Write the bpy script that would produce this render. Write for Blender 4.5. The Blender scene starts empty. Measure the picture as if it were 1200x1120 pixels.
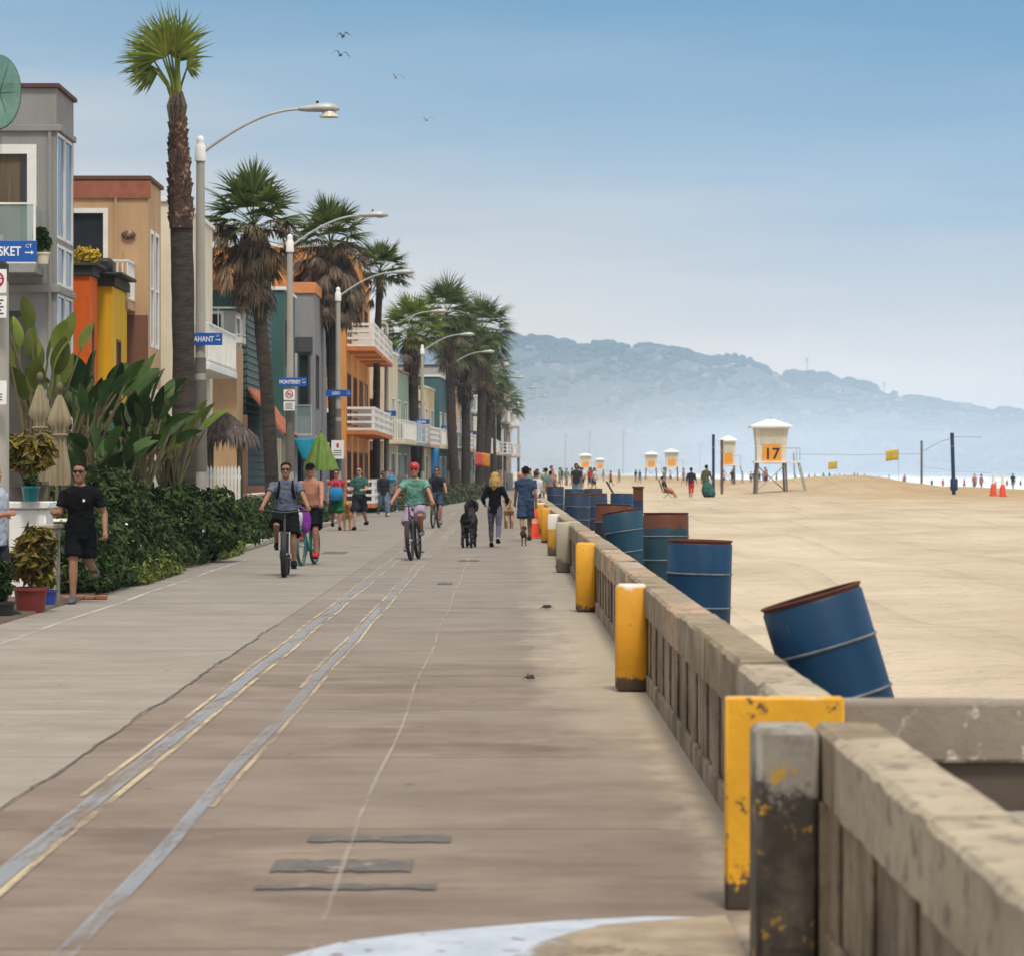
import bpy, math, random
from mathutils import Vector, Matrix, noise as mnoise
random.seed(7)
S = bpy.context.scene
C = S.collection
R = math.radians
PI = math.pi
F = 3600.0                      # focal length in pixels of the 1200 px wide photograph
def V(*a): return Vector(a)
def at(px, py, Y):              # a photo pixel at distance Y -> world point
    return Vector(((px-592)*Y/F, Y, 1.7-(py-552)*Y/F))
def bend(Y):                    # the promenade drifts towards the sea in the distance
    if Y < 120: return 0.0
    return 0.042*(min(Y, 330)-125) if Y > 130 else 0.0021*(Y-120)**2
# ------------------------------------------------------------------ materials
def nd(nt, t, **k):
    n = nt.nodes.new(t)
    for a, b in k.items():
        if a == 'inp':
            for i, v in b.items(): n.inputs[i].default_value = v
        else: setattr(n, a, b)
    return n
def c4(c): return (c[0], c[1], c[2], 1)
def mth(nt, op, a, b=None, c=None):
    n = nd(nt, 'ShaderNodeMath', operation=op)
    for i, v in enumerate((a, b, c)):
        if v is None: continue
        if isinstance(v, (int, float)): n.inputs[i].default_value = v
        else: nt.links.new(v, n.inputs[i])
    return n.outputs[0]
def mixc(nt, fac, a, b, blend='MIX'):
    n = nd(nt, 'ShaderNodeMix', data_type='RGBA', blend_type=blend)
    for i, v in ((0, fac), (6, a), (7, b)):
        if isinstance(v, (int, float)): n.inputs[i].default_value = v
        elif isinstance(v, tuple): n.inputs[i].default_value = c4(v)
        else: nt.links.new(v, n.inputs[i])
    return n.outputs[2]
def noise(nt, vec, scale, detail=5, rough=.6):
    n = nd(nt, 'ShaderNodeTexNoise', inp={'Scale': scale, 'Detail': detail, 'Roughness': rough})
    nt.links.new(vec, n.inputs['Vector']); return n.outputs['Fac']
def ramp(nt, fac, a, b):
    n = nd(nt, 'ShaderNodeMapRange'); n.inputs[1].default_value = a; n.inputs[2].default_value = b
    nt.links.new(fac, n.inputs[0]); return n.outputs[0]
def coords(nt, stretch=(1, 1, 1), kind='Object'):
    tc = nd(nt, 'ShaderNodeTexCoord'); m = nd(nt, 'ShaderNodeMapping')
    m.inputs['Scale'].default_value = stretch
    nt.links.new(tc.outputs[kind], m.inputs[0]); return m.outputs[0]
def start(name):
    m = bpy.data.materials.new(name); m.use_nodes = True
    nt = m.node_tree; b = nt.nodes['Principled BSDF']; return m, nt, b
def M(name, c1, c2=None, scale=3, rough=.8, bump=0, bscale=None, metal=0, spec=.4, stretch=(1, 1, 1), island=0, lo=.35, hi=.65, c3=None, s3=None, t3=.62, rim=0, alpha=None, trans=0, sheen=0):
    m, nt, b = start(name)
    vec = coords(nt, stretch)
    if c2 is None: c2 = tuple(x*.8 for x in c1)
    f = ramp(nt, noise(nt, vec, scale), lo, hi)
    col = mixc(nt, f, c1, c2)
    if c3:
        f3 = ramp(nt, noise(nt, vec, s3 or scale*2.3, 8, .65), t3, t3+.06)
        col = mixc(nt, f3, col, c3)
    if island:
        g = nd(nt, 'ShaderNodeNewGeometry')
        k = ramp(nt, g.outputs['Random Per Island'], 0, 1)
        k = mth(nt, 'MULTIPLY_ADD', k, 2*island, 1-island)
        cb = nd(nt, 'ShaderNodeCombineColor')
        for i in range(3): nt.links.new(k, cb.inputs[i])
        col = mixc(nt, 1.0, col, cb.outputs[0], 'MULTIPLY')
    nt.links.new(col, b.inputs['Base Color'])
    b.inputs['Roughness'].default_value = rough
    b.inputs['Metallic'].default_value = metal
    b.inputs['Specular IOR Level'].default_value = spec
    if bump:
        bn = nd(nt, 'ShaderNodeBump'); bn.inputs['Strength'].default_value = 1; bn.inputs['Distance'].default_value = bump
        nt.links.new(noise(nt, vec, bscale or scale*6, 6), bn.inputs['Height'])
        nt.links.new(bn.outputs[0], b.inputs['Normal'])
    if alpha is not None: b.inputs['Alpha'].default_value = alpha
    if trans:
        out = nt.nodes['Material Output']
        tr = nd(nt, 'ShaderNodeBsdfTranslucent'); nt.links.new(col, tr.inputs[0])
        mx = nd(nt, 'ShaderNodeMixShader'); mx.inputs[0].default_value = trans
        nt.links.new(b.outputs[0], mx.inputs[1]); nt.links.new(tr.outputs[0], mx.inputs[2])
        nt.links.new(mx.outputs[0], out.inputs[0])
    return m
# ------------------------------------------------------------------ mesh building
class MB:
    def __init__(s): s.v = []; s.f = []; s.mi = []; s.cur = 0
    def add(s, vs, fs):
        o = len(s.v); s.v += [tuple(p) for p in vs]
        for f in fs: s.f.append(tuple(i+o for i in f)); s.mi.append(s.cur)
    def quad(s, a, b, c, d): s.add([a, b, c, d], [(0, 1, 2, 3)])
    def box(s, x0, x1, y0, y1, z0, z1, bev=0, mat=None):
        if bev <= 0:
            p = [V(x, y, z) for z in (z0, z1) for y in (y0, y1) for x in (x0, x1)]
            fs = [(0, 2, 3, 1), (4, 5, 7, 6), (0, 1, 5, 4), (2, 6, 7, 3), (0, 4, 6, 2), (1, 3, 7, 5)]
        else:
            c = ((x0+x1)/2, (y0+y1)/2, (z0+z1)/2); h = ((x1-x0)/2, (y1-y0)/2, (z1-z0)/2)
            p = []; ix = {}
            for sx in (-1, 1):
                for sy in (-1, 1):
                    for sz in (-1, 1):
                        sg = (sx, sy, sz)
                        for a in range(3):
                            q = [c[i]+sg[i]*(h[i]-(0 if i == a else bev)) for i in range(3)]
                            ix[(sg, a)] = len(p); p.append(V(*q))
            fs = []
            for a in range(3):
                b, d = (a+1) % 3, (a+2) % 3
                for sg in (-1, 1):
                    def k(u, w):
                        t = [0, 0, 0]; t[a] = sg; t[b] = u; t[d] = w; return ix[(tuple(t), a)]
                    f = [k(-1, -1), k(1, -1), k(1, 1), k(-1, 1)]
                    fs.append(f if sg > 0 else f[::-1])
                for u in (-1, 1):
                    for w in (-1, 1):           # edge along a, between faces b and d
                        def e(sa, ax):
                            t = [0, 0, 0]; t[a] = sa; t[b] = u; t[d] = w; return ix[(tuple(t), ax)]
                        f = [e(-1, b), e(1, b), e(1, d), e(-1, d)]
                        fs.append(f if u*w < 0 else f[::-1])
            for sx in (-1, 1):
                for sy in (-1, 1):
                    for sz in (-1, 1):
                        f = [ix[((sx, sy, sz), a)] for a in range(3)]
                        fs.append(f if sx*sy*sz > 0 else f[::-1])
        if mat is not None: p = [mat @ q for q in p]
        s.add(p, fs)
    def rings(s, rr, cap=True, closed=True):
        n = len(rr[0]); vs = [p for r in rr for p in r]; fs = []
        for i in range(len(rr)-1):
            for j in range(n if closed else n-1):
                k = (j+1) % n
                fs.append((i*n+j, i*n+k, (i+1)*n+k, (i+1)*n+j))
        if cap and closed:
            fs.append(tuple(range(n))[::-1]); fs.append(tuple(range((len(rr)-1)*n, len(rr)*n)))
        s.add(vs, fs)
    def tube(s, pts, rad, n=8, cap=True):
        pts = [Vector(p) for p in pts]
        if isinstance(rad, (int, float)): rad = [rad]*len(pts)
        t0 = (pts[1]-pts[0]).normalized()
        u = t0.orthogonal().normalized(); rr = []
        for i, p in enumerate(pts):
            t = (pts[min(i+1, len(pts)-1)]-pts[max(i-1, 0)]).normalized()
            u = (u-t*u.dot(t)).normalized(); w = t.cross(u)
            rr.append([p+(u*math.cos(2*PI*k/n)+w*math.sin(2*PI*k/n))*rad[i] for k in range(n)])
        s.rings(rr, cap)
    def lathe(s, prof, n=24, c=(0, 0, 0), mat=None, cap=False, sx=1, sy=1):
        rr = []
        for r, z in prof:
            q = [V(c[0]+sx*r*math.cos(2*PI*k/n), c[1]+sy*r*math.sin(2*PI*k/n), c[2]+z) for k in range(n)]
            rr.append([mat @ p for p in q] if mat is not None else q)
        s.rings(rr, cap)
    def ell(s, c, r, n=12, m=8, mat=None):
        rr = []
        for i in range(m+1):
            a = -PI/2+PI*i/m; a = max(min(a, PI/2-.05), -PI/2+.05)
            q = [V(r[0]*math.cos(a)*math.cos(2*PI*k/n), r[1]*math.cos(a)*math.sin(2*PI*k/n), r[2]*math.sin(a)) for k in range(n)]
            rr.append([(mat @ p if mat is not None else p)+V(*c) for p in q])
        s.rings(rr, True)
    def torus(s, c, R0, r, axis='X', n=32, m=8):
        rr = []
        for i in range(n):
            a = 2*PI*i/n; ring = []
            for j in range(m):
                b = 2*PI*j/m; q = R0+r*math.cos(b); h = r*math.sin(b)
                p = {'X': V(h, q*math.cos(a), q*math.sin(a)), 'Z': V(q*math.cos(a), q*math.sin(a), h), 'Y': V(q*math.cos(a), h, q*math.sin(a))}[axis]
                ring.append(p+V(*c))
            rr.append(ring)
        rr.append(rr[0]); s.rings(rr, False)
    def prism(s, poly, z0, z1):
        n = len(poly)
        s.add([V(x, y, z0) for x, y in poly]+[V(x, y, z1) for x, y in poly],
              [tuple(range(n))[::-1], tuple(range(n, 2*n))]+[(i, (i+1) % n, n+(i+1) % n, n+i) for i in range(n)])
    def mesh(s, name, mats, smooth=True, ang=40):
        me = bpy.data.meshes.new(name); me.from_pydata(s.v, [], s.f)
        if not isinstance(mats, (list, tuple)): mats = [mats]
        for m in mats: me.materials.append(m)
        if len(mats) > 1: me.polygons.foreach_set('material_index', s.mi)
        if smooth:
            me.polygons.foreach_set('use_smooth', [True]*len(me.polygons))
            me.set_sharp_from_angle(angle=R(ang))
        me.update(); return me
    def build(s, name, mats, parent=None, smooth=True, ang=40):
        return link(name, s.mesh(name, mats, smooth, ang), parent)
def link(name, data, parent=None):
    o = bpy.data.objects.new(name, data); C.objects.link(o)
    if parent is not None: o.parent = parent
    return o
def tag(o, label, cat, group=None, kind=None):
    if label: o['label'] = label
    if cat: o['category'] = cat
    if group: o['group'] = group
    if kind: o['kind'] = kind
    return o
def thing(name, label, cat, loc=(0, 0, 0), rz=0, group=None):
    o = bpy.data.objects.new(name, None); C.objects.link(o); o.empty_display_size = .2
    o.location = loc; o.rotation_euler = (0, 0, rz)
    return tag(o, label, cat, group)
def struct(o): o['kind'] = 'structure'; return o
def dup(root, loc, rz, label, group=None, scale=None):
    r = root.copy(); C.objects.link(r); r.location = loc; r.rotation_euler = (0, 0, rz)
    r['label'] = label
    if scale: r.scale = (scale,)*3
    if group: r['group'] = group
    for ch in list(root.children):
        c = ch.copy(); C.objects.link(c); c.parent = r
        for g in ch.children:
            d = g.copy(); C.objects.link(d); d.parent = c
    return r
def fuse(mb, name, mat, parent=None, voxel=.012, it=3, wr=0, wf=(9, 9, 14)):
    me = mb.mesh(name, mat); o = bpy.data.objects.new('t', me); C.objects.link(o)
    md = o.modifiers.new('r', 'REMESH'); md.mode = 'VOXEL'; md.voxel_size = voxel; md.use_smooth_shade = True
    sm = o.modifiers.new('s', 'SMOOTH'); sm.factor = .5; sm.iterations = it
    dg = bpy.context.evaluated_depsgraph_get()
    m2 = bpy.data.meshes.new_from_object(o.evaluated_get(dg))
    bpy.data.objects.remove(o); bpy.data.meshes.remove(me)
    m2.name = name
    if wr:                       # folds and creases
        ns = [v.normal.copy() for v in m2.vertices]
        for v, n in zip(m2.vertices, ns):
            p = v.co; k = mnoise.noise(Vector((p.x*wf[0]+p.z*4, p.y*wf[1], p.z*wf[2])))+.6*mnoise.noise(Vector((p.x*wf[0]*2+9, p.y*wf[1]*2-p.z*7, p.z*wf[2]*1.7)))
            v.co = p+n*wr*k
    if not m2.materials: m2.materials.append(mat)
    m2.polygons.foreach_set('use_smooth', [True]*len(m2.polygons))
    return link(name, m2, parent)
def text(body, size, mat, parent, loc, rot=(PI/2, 0, 0), align='CENTER', name='lettering', sx=1, bold=0):
    cu = bpy.data.curves.new(name, 'FONT'); cu.body = body; cu.size = size; cu.align_x = align; cu.align_y = 'CENTER'
    cu.extrude = .002; cu.resolution_u = 3; cu.offset = bold; cu.materials.append(mat)
    o = link('t', cu); dg = bpy.context.evaluated_depsgraph_get(); me = bpy.data.meshes.new_from_object(o.evaluated_get(dg))
    bpy.data.objects.remove(o); bpy.data.curves.remove(cu)
    o = link(name, me, parent); o.location = loc; o.rotation_euler = rot; o.scale = (sx, 1, 1); return o
# ------------------------------------------------------------------ world, sun, camera
W = bpy.data.worlds.new('World'); S.world = W; W.use_nodes = True
nt = W.node_tree; nt.nodes.clear()
SUN_EL, SUN_AZ = 62, 170        # azimuth clockwise from +Y
sky = nd(nt, 'ShaderNodeTexSky', sky_type='NISHITA', sun_disc=False, sun_elevation=R(SUN_EL), sun_rotation=R(SUN_AZ), altitude=0, air_density=1.2, dust_density=3, ozone_density=1.5)
bg1 = nd(nt, 'ShaderNodeBackground'); bg1.inputs[1].default_value = .10
nt.links.new(sky.outputs[0], bg1.inputs[0])
tc = nd(nt, 'ShaderNodeTexCoord'); sp = nd(nt, 'ShaderNodeSeparateXYZ'); nt.links.new(tc.outputs['Generated'], sp.inputs[0])
mp = nd(nt, 'ShaderNodeMapping'); mp.inputs['Scale'].default_value = (3, 3, 26); nt.links.new(tc.outputs['Generated'], mp.inputs[0])
cl = noise(nt, mp.outputs[0], 1.6, 6, .55)
e = mth(nt, 'MULTIPLY_ADD', sp.outputs[0], .11, sp.outputs[2])        # thicker marine layer to the left
e = mth(nt, 'ADD', e, mth(nt, 'MULTIPLY', mth(nt, 'SUBTRACT', cl, .5), .055))
cr = nd(nt, 'ShaderNodeValToRGB'); nt.links.new(e, cr.inputs[0])
el = cr.color_ramp.elements
el[0].position = 0.0; el[0].color = (.93, .76, .585, 1)
el[1].position = 1.0; el[1].color = (.86, .83, .79, 1)
for p, c in ((.045, (.84, .69, .55)), (.08, (.52, .48, .455)), (.115, (.235, .325, .42)), (.155, (.085, .205, .345)), (.19, (.06, .17, .32)), (.26, (.22, .29, .38)), (.40, (.58, .575, .57)), (.6, (.82, .79, .75))):
    x = el.new(p); x.color = c4(c)
bg2 = nd(nt, 'ShaderNodeBackground'); bg2.inputs[1].default_value = 1.55; nt.links.new(cr.outputs[0], bg2.inputs[0])
mx = nd(nt, 'ShaderNodeMixShader'); mx.inputs[0].default_value = .85
wo = nd(nt, 'ShaderNodeOutputWorld')
nt.links.new(bg1.outputs[0], mx.inputs[1]); nt.links.new(bg2.outputs[0], mx.inputs[2]); nt.links.new(mx.outputs[0], wo.inputs[0])
sl = bpy.data.lights.new('sun', 'SUN'); sl.energy = 2.7; sl.angle = R(9); sl.color = (1, .93, .80)
so = link('sun', sl)
sd = V(math.sin(R(SUN_AZ))*math.cos(R(SUN_EL)), math.cos(R(SUN_AZ))*math.cos(R(SUN_EL)), math.sin(R(SUN_EL)))
so.rotation_euler = sd.to_track_quat('Z', 'Y').to_euler()
cam = bpy.data.cameras.new('camera'); co = link('camera', cam); S.camera = co
co.location = (0, 0, 1.7); co.rotation_euler = (PI/2, 0, 0)
cam.sensor_fit = 'HORIZONTAL'; cam.sensor_width = 36; cam.lens = F/1200*36
cam.shift_x = 8/1200; cam.shift_y = -8/1200
cam.clip_start = .1; cam.clip_end = 20000
cam.dof.use_dof = True; cam.dof.focus_distance = 42; cam.dof.aperture_fstop = 5.6
S.view_settings.view_transform = 'Standard'; S.view_settings.look = 'None'; S.view_settings.exposure = 0; S.view_settings.gamma = 1
S.render.engine = 'CYCLES'
S.cycles.use_denoising = True; S.cycles.max_bounces = 6; S.cycles.diffuse_bounces = 3; S.cycles.glossy_bounces = 3; S.cycles.transparent_max_bounces = 12
S.cycles.volume_bounces = 1
# the air
hz = MB(); hz.box(-4200, 4200, -60, 5250, -6, 330); ho = hz.build('haze', [], None, False)
hm = bpy.data.materials.new('haze'); hm.use_nodes = True; hn = hm.node_tree; hn.nodes.clear()
hv = nd(hn, 'ShaderNodeVolumePrincipled'); hv.inputs['Color'].default_value = (.43, .69, .98, 1)
hv.inputs['Density'].default_value = 1.5e-4; hv.inputs['Anisotropy'].default_value = 0.0
hout = nd(hn, 'ShaderNodeOutputMaterial'); hn.links.new(hv.outputs[0], hout.inputs['Volume'])
ho.data.materials.append(hm); ho['kind'] = 'stuff'; ho['label'] = 'pale sea haze lying over beach town and hills'; ho.visible_shadow = True
q = MB(); q.box(-1500, 3800, 700, 3900, -5, 48); mo = q.build('haze', [], None, False)
mm = bpy.data.materials.new('sea_mist'); mm.use_nodes = True; hn = mm.node_tree; hn.nodes.clear()
hv = nd(hn, 'ShaderNodeVolumePrincipled'); hv.inputs['Color'].default_value = (.80, .88, 1, 1); hv.inputs['Density'].default_value = 4.6e-4
hout = nd(hn, 'ShaderNodeOutputMaterial'); hn.links.new(hv.outputs[0], hout.inputs['Volume']); mo.data.materials.append(mm)
mo['kind'] = 'stuff'; mo['label'] = 'low white sea mist in front of the headland'
# ------------------------------------------------------------------ materials
m_white = M('white_paint', (.78, .78, .76), (.66, .66, .63), 2, .6)
m_cream = M('cream', (.72, .66, .52), (.62, .56, .43), 1.2, .85)
m_conc = M('concrete', (.40, .36, .30), (.30, .27, .22), 2.5, .9, .006, 30, c3=(.16, .135, .11), s3=5, t3=.60)
m_metal = M('galvanised_metal', (.42, .43, .42), (.34, .35, .34), 6, .5, metal=.3)
m_pole = M('concrete_pole', (.40, .38, .34), (.31, .29, .26), 2, .8, stretch=(1, 1, .3))
m_poled = M('pole_wrap', (.15, .135, .12), (.11, .10, .09), 3, .8)
m_black = M('black_rubber', (.015, .015, .016), (.022, .022, .022), 6, .7)
m_dark = M('dark_metal', (.035, .035, .04), (.05, .05, .05), 5, .5)
m_glass = M('window_glass', (.012, .016, .02), (.03, .035, .04), .7, .06, spec=.6)
m_glassb = M('blue_window_glass', (.03, .06, .15), (.02, .04, .10), .7, .06, spec=.7)
m_clear = M('balcony_glass', (.32, .42, .42), (.25, .36, .36), 1, .08, spec=.6, alpha=.38)
m_leafd = M('hedge_leaf', (.018, .042, .010), (.05, .08, .017), 1.6, .6, spec=.25, c3=(.095, .12, .03), s3=2.2, t3=.58, island=.55, trans=.2)
m_leafy = M('light_leaf', (.17, .19, .03), (.085, .13, .025), 2.5, .55, island=.5, trans=.25)
m_croton = M('croton_leaf', (.24, .16, .015), (.06, .075, .012), 3.5, .5, island=.55, c3=(.22, .055, .02), s3=7, t3=.60, trans=.2)
m_bop = M('paddle_leaf', (.05, .095, .02), (.022, .05, .012), 2, .6, spec=.2, c3=(.15, .12, .04), s3=3.5, t3=.63, island=.6, trans=.15)
m_bopl = M('bright_paddle_leaf', (.16, .19, .035), (.08, .12, .022), 2, .6, spec=.2, island=.5, trans=.2)
m_stem = M('leaf_stem', (.11, .12, .045), (.13, .085, .05), 3, .7)
m_palm = M('palm_leaf', (.12, .155, .03), (.055, .085, .02), 1.5, .55, island=.45, trans=.25)
m_palmy = M('young_palm_leaf', (.20, .235, .028), (.10, .155, .022), 1.3, .5, island=.4, trans=.3)
m_palmd = M('dead_palm_leaf', (.17, .125, .085), (.095, .07, .05), 1.5, .85, island=.5, trans=.1)
m_palmo = M('dry_orange_palm_leaf', (.20, .125, .07), (.11, .078, .05), 1.5, .85, island=.4, trans=.1)
m_bark = M('palm_bark', (.065, .05, .04), (.03, .024, .02), 3, .95, .02, 9, stretch=(1, 1, 3.5))
m_barkr = M('leaf_base_bark', (.13, .07, .048), (.06, .034, .027), 6, .95, island=.5, c3=(.33, .24, .16), s3=9, t3=.54)
m_terra = M('terracotta', (.33, .12, .07), (.26, .09, .05), 5, .85)
m_blue = M('street_sign_blue', (.012, .10, .42), (.01, .075, .34), 3, .4)
m_signw = M('sign_white', (.80, .80, .80), (.72, .72, .72), 4, .5)
m_red = M('sign_red', (.55, .03, .06), (.45, .02, .05), 4, .5)
m_blk = M('sign_black', (.02, .02, .02), None, 4, .6)
m_soil = M('planter_soil', (.12, .085, .06), (.08, .06, .045), 5, .95, .01)
# ------------------------------------------------------------------ ground
def strip(name, xs, ys, zf, mat, bent=True):
    mb = MB(); n = len(xs)
    vs = [V(x+(bend(y) if bent else 0), y, zf(x, y)) for y in ys for x in xs]
    fs = [(j*n+i, j*n+i+1, (j+1)*n+i+1, (j+1)*n+i) for j in range(len(ys)-1) for i in range(n-1)]
    mb.add(vs, fs); return struct(mb.build(name, mat, None, True, 60))
YS = [-12, 0, 6, 10, 14, 20, 30, 40, 60, 80, 100, 115, 120, 123, 126, 130, 140, 160, 200, 250, 300, 330, 400, 600, 900]
def walk_mat(name, a, b, c, sandy):
    m, nt, bs = start(name); v = coords(nt); vs = coords(nt, (.6, 1.0, 1))
    col = mixc(nt, ramp(nt, noise(nt, vs, 1.3, 10, .72), .36, .64), a, b)
    col = mixc(nt, ramp(nt, noise(nt, v, .22, 4), .42, .7), col, c)
    col = mixc(nt, mth(nt, 'MULTIPLY', ramp(nt, noise(nt, coords(nt, (.45, 1.3, 1)), 2.6, 10, .75), .54, .66), .55), col, tuple(x*.62 for x in a))
    col = mixc(nt, mth(nt, 'MULTIPLY', ramp(nt, noise(nt, coords(nt, (.4, 1.2, 1)), 1.9, 10, .75), .57, .70), .45), col, tuple(min(1, x*1.6) for x in a))
    sx = nd(nt, 'ShaderNodeSeparateXYZ'); nt.links.new(v, sx.inputs[0])
    yy = mth(nt, 'ADD', sx.outputs[1], mth(nt, 'MULTIPLY', noise(nt, v, .8, 4), .12))
    fr = mth(nt, 'FRACT', mth(nt, 'DIVIDE', yy, 3.66))
    jn = mth(nt, 'LESS_THAN', fr, .012)
    col = mixc(nt, mth(nt, 'MULTIPLY', jn, .85), col, tuple(x*.5 for x in a))
    if sandy:       # sand blown over the kerb of the seawall
        q = mth(nt, 'SUBTRACT', sx.outputs[0], .95)
        s1 = mth(nt, 'MULTIPLY', ramp(nt, mth(nt, 'ADD', q, mth(nt, 'MULTIPLY', noise(nt, coords(nt, (1, .4, 1)), 1.4, 7, .7), 1.5)), .0, .5), ramp(nt, sx.outputs[1], 14, 30))
        col = mixc(nt, mth(nt, 'MULTIPLY', s1, .85), col, (.50, .42, .31))
        s2 = ramp(nt, mth(nt, 'ADD', mth(nt, 'MULTIPLY', q, 1.5), mth(nt, 'MULTIPLY', noise(nt, coords(nt, (1, .6, 1)), 3, 8, .7), 1.3)), .42, .75)
        col = mixc(nt, mth(nt, 'MULTIPLY', s2, .55), col, (.46, .38, .28))
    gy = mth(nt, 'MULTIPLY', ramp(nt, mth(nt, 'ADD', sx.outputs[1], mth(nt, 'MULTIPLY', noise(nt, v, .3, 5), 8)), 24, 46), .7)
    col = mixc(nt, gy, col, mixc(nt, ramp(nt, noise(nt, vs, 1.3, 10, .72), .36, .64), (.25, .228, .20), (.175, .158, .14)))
    sp_ = ramp(nt, noise(nt, v, 24, 4, .65), .64, .70)
    col = mixc(nt, mth(nt, 'MULTIPLY', sp_, .6), col, (.08, .065, .055))
    vg = nd(nt, 'ShaderNodeTexVoronoi'); vg.inputs['Scale'].default_value = 1.7; nt.links.new(v, vg.inputs['Vector'])
    col = mixc(nt, mth(nt, 'MULTIPLY', mth(nt, 'LESS_THAN', mth(nt, 'ADD', vg.outputs['Distance'], mth(nt, 'MULTIPLY', noise(nt, v, 9, 4), .10)), .095), .7), col, (.05, .042, .038))
    col = mixc(nt, mth(nt, 'MULTIPLY', ramp(nt, noise(nt, v, .9, 10, .8), .60, .66), .4), col, tuple(x*.55 for x in a))
    nt.links.new(col, bs.inputs['Base Color']); bs.inputs['Roughness'].default_value = .85; bs.inputs['Specular IOR Level'].default_value = .3
    bn = nd(nt, 'ShaderNodeBump'); bn.inputs['Distance'].default_value = .006; nt.links.new(noise(nt, v, 30, 7, .7), bn.inputs['Height']); nt.links.new(bn.outputs[0], bs.inputs['Normal'])
    return m
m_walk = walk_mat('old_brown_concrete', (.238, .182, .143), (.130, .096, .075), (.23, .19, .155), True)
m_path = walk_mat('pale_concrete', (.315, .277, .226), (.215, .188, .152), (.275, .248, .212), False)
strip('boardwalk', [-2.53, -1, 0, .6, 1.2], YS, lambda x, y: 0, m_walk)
strip('concrete_path', [-5.6, -4, -2.531], YS, lambda x, y: .003, m_path)
strip('terrace_ground', [-60, -14, -7.0], YS, lambda x, y: .01, M('terrace_concrete', (.33, .30, .27), (.26, .24, .21), .8, .9))
strip('planting_bed', [-7.0, -5.64, -5.59], YS, lambda x, y: .03 if x < -5.6 else -.05, m_soil)
g = MB(); g.quad(V(-4000, -50, -.3), V(1.4, -50, -.3), V(1.4, 5150, -.3), V(-4000, 5150, -.3))
struct(g.build('ground', M('far_ground', (.22, .19, .15), (.14, .15, .10), .01, .95)))
# joint crack between the two slabs, painted lines
mb = MB(); y = 8.0
while y < 34:
    x = -2.53+.022*math.sin(y*1.7)*math.sin(y*.6+1)+random.uniform(-.02, .02); x2 = -2.53+.022*math.sin((y+.5)*1.7)*math.sin((y+.5)*.6+1)
    w = random.uniform(.003, .012); mb.quad(V(x-w, y, .0065), V(x+w, y, .0065), V(x2+w, y+.5, .0065), V(x2-w, y+.5, .0065)); y += .5
struct(mb.build('crack', M('crack_dark', (.10, .08, .07), (.15, .12, .10), 3, .95), None, False))
def paint(name, c, thr, sc):
    m, nt, b = start(name); v = coords(nt, (1, .09, 1)); b.inputs['Base Color'].default_value = c4(c); b.inputs['Roughness'].default_value = .7
    a = mth(nt, 'MULTIPLY', ramp(nt, noise(nt, v, sc, 8, .7), thr, thr+.14), .52 if 'blue' in name else .62)
    a2 = ramp(nt, noise(nt, v, .35, 3), .36, .56)
    nt.links.new(mth(nt, 'MULTIPLY', a, mth(nt, 'MULTIPLY_ADD', a2, .75, .25)), b.inputs['Alpha']); return m
p_blue = paint('worn_blue_paint', (.33, .37, .42), .36, 5)
p_yel = paint('worn_yellow_paint', (.66, .54, .34), .41, 7)
p_whi = paint('worn_white_paint', (.60, .60, .57), .40, 6)
p_pal = paint('pale_joint_filler', (.50, .44, .37), .40, 8)
def line(name, x, w, mat, y0=6, y1=240, z=.009):
    mb = MB(); ys = [y0+(y1-y0)*i/60 for i in range(61)]
    for a, b in zip(ys, ys[1:]):
        k = lambda q: x+bend(q)+.015*math.sin(q*.7+x*9)
        mb.quad(V(k(a)-w/2, a, z), V(k(a)+w/2, a, z), V(k(b)+w/2, b, z), V(k(b)-w/2, b, z))
    return struct(mb.build(name, mat, None, False))
line('painted_line', -2.11, .105, p_blue); line('painted_line', -2.025, .036, p_yel, z=.011); line('painted_line', -2.195, .03, p_yel, 16, z=.011)
line('painted_line', -1.54, .08, p_blue); line('painted_line', -1.47, .03, p_yel, 15.5, z=.011); line('painted_line', -1.61, .03, p_yel, 24, z=.011)
line('painted_line', -.70, .022, p_pal, 6, 60); line('painted_line', -4.97, .06, p_whi, 20, 60)
# dark repair patches
mp_ = M('asphalt_patch', (.085, .078, .075), (.13, .115, .105), 6, .9, .004, 40, c3=(.26, .21, .17), s3=9, t3=.58)
for (x0, x1, y0, y1) in ((-.91, -.25, 14.05, 14.35), (-1.0, -.40, 13.0, 13.45), (-1.02, -.28, 12.45, 12.66), (-1.02, -.8, 46, 47), (-3.8, -3.3, 63, 65), (-.9, -.5, 58, 59)):
    mb = MB(); n = 14; lo = []; hi = []
    for i in range(n+1):
        x = x0+(x1-x0)*i/n; lo.append(V(x, y0+random.uniform(0, .05), .006)); hi.append(V(x, y1-random.uniform(0, .07), .006))
    for i in range(n): mb.quad(lo[i], lo[i+1], hi[i+1], hi[i])
    struct(mb.build('asphalt_patch', mp_, None, False))
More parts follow.
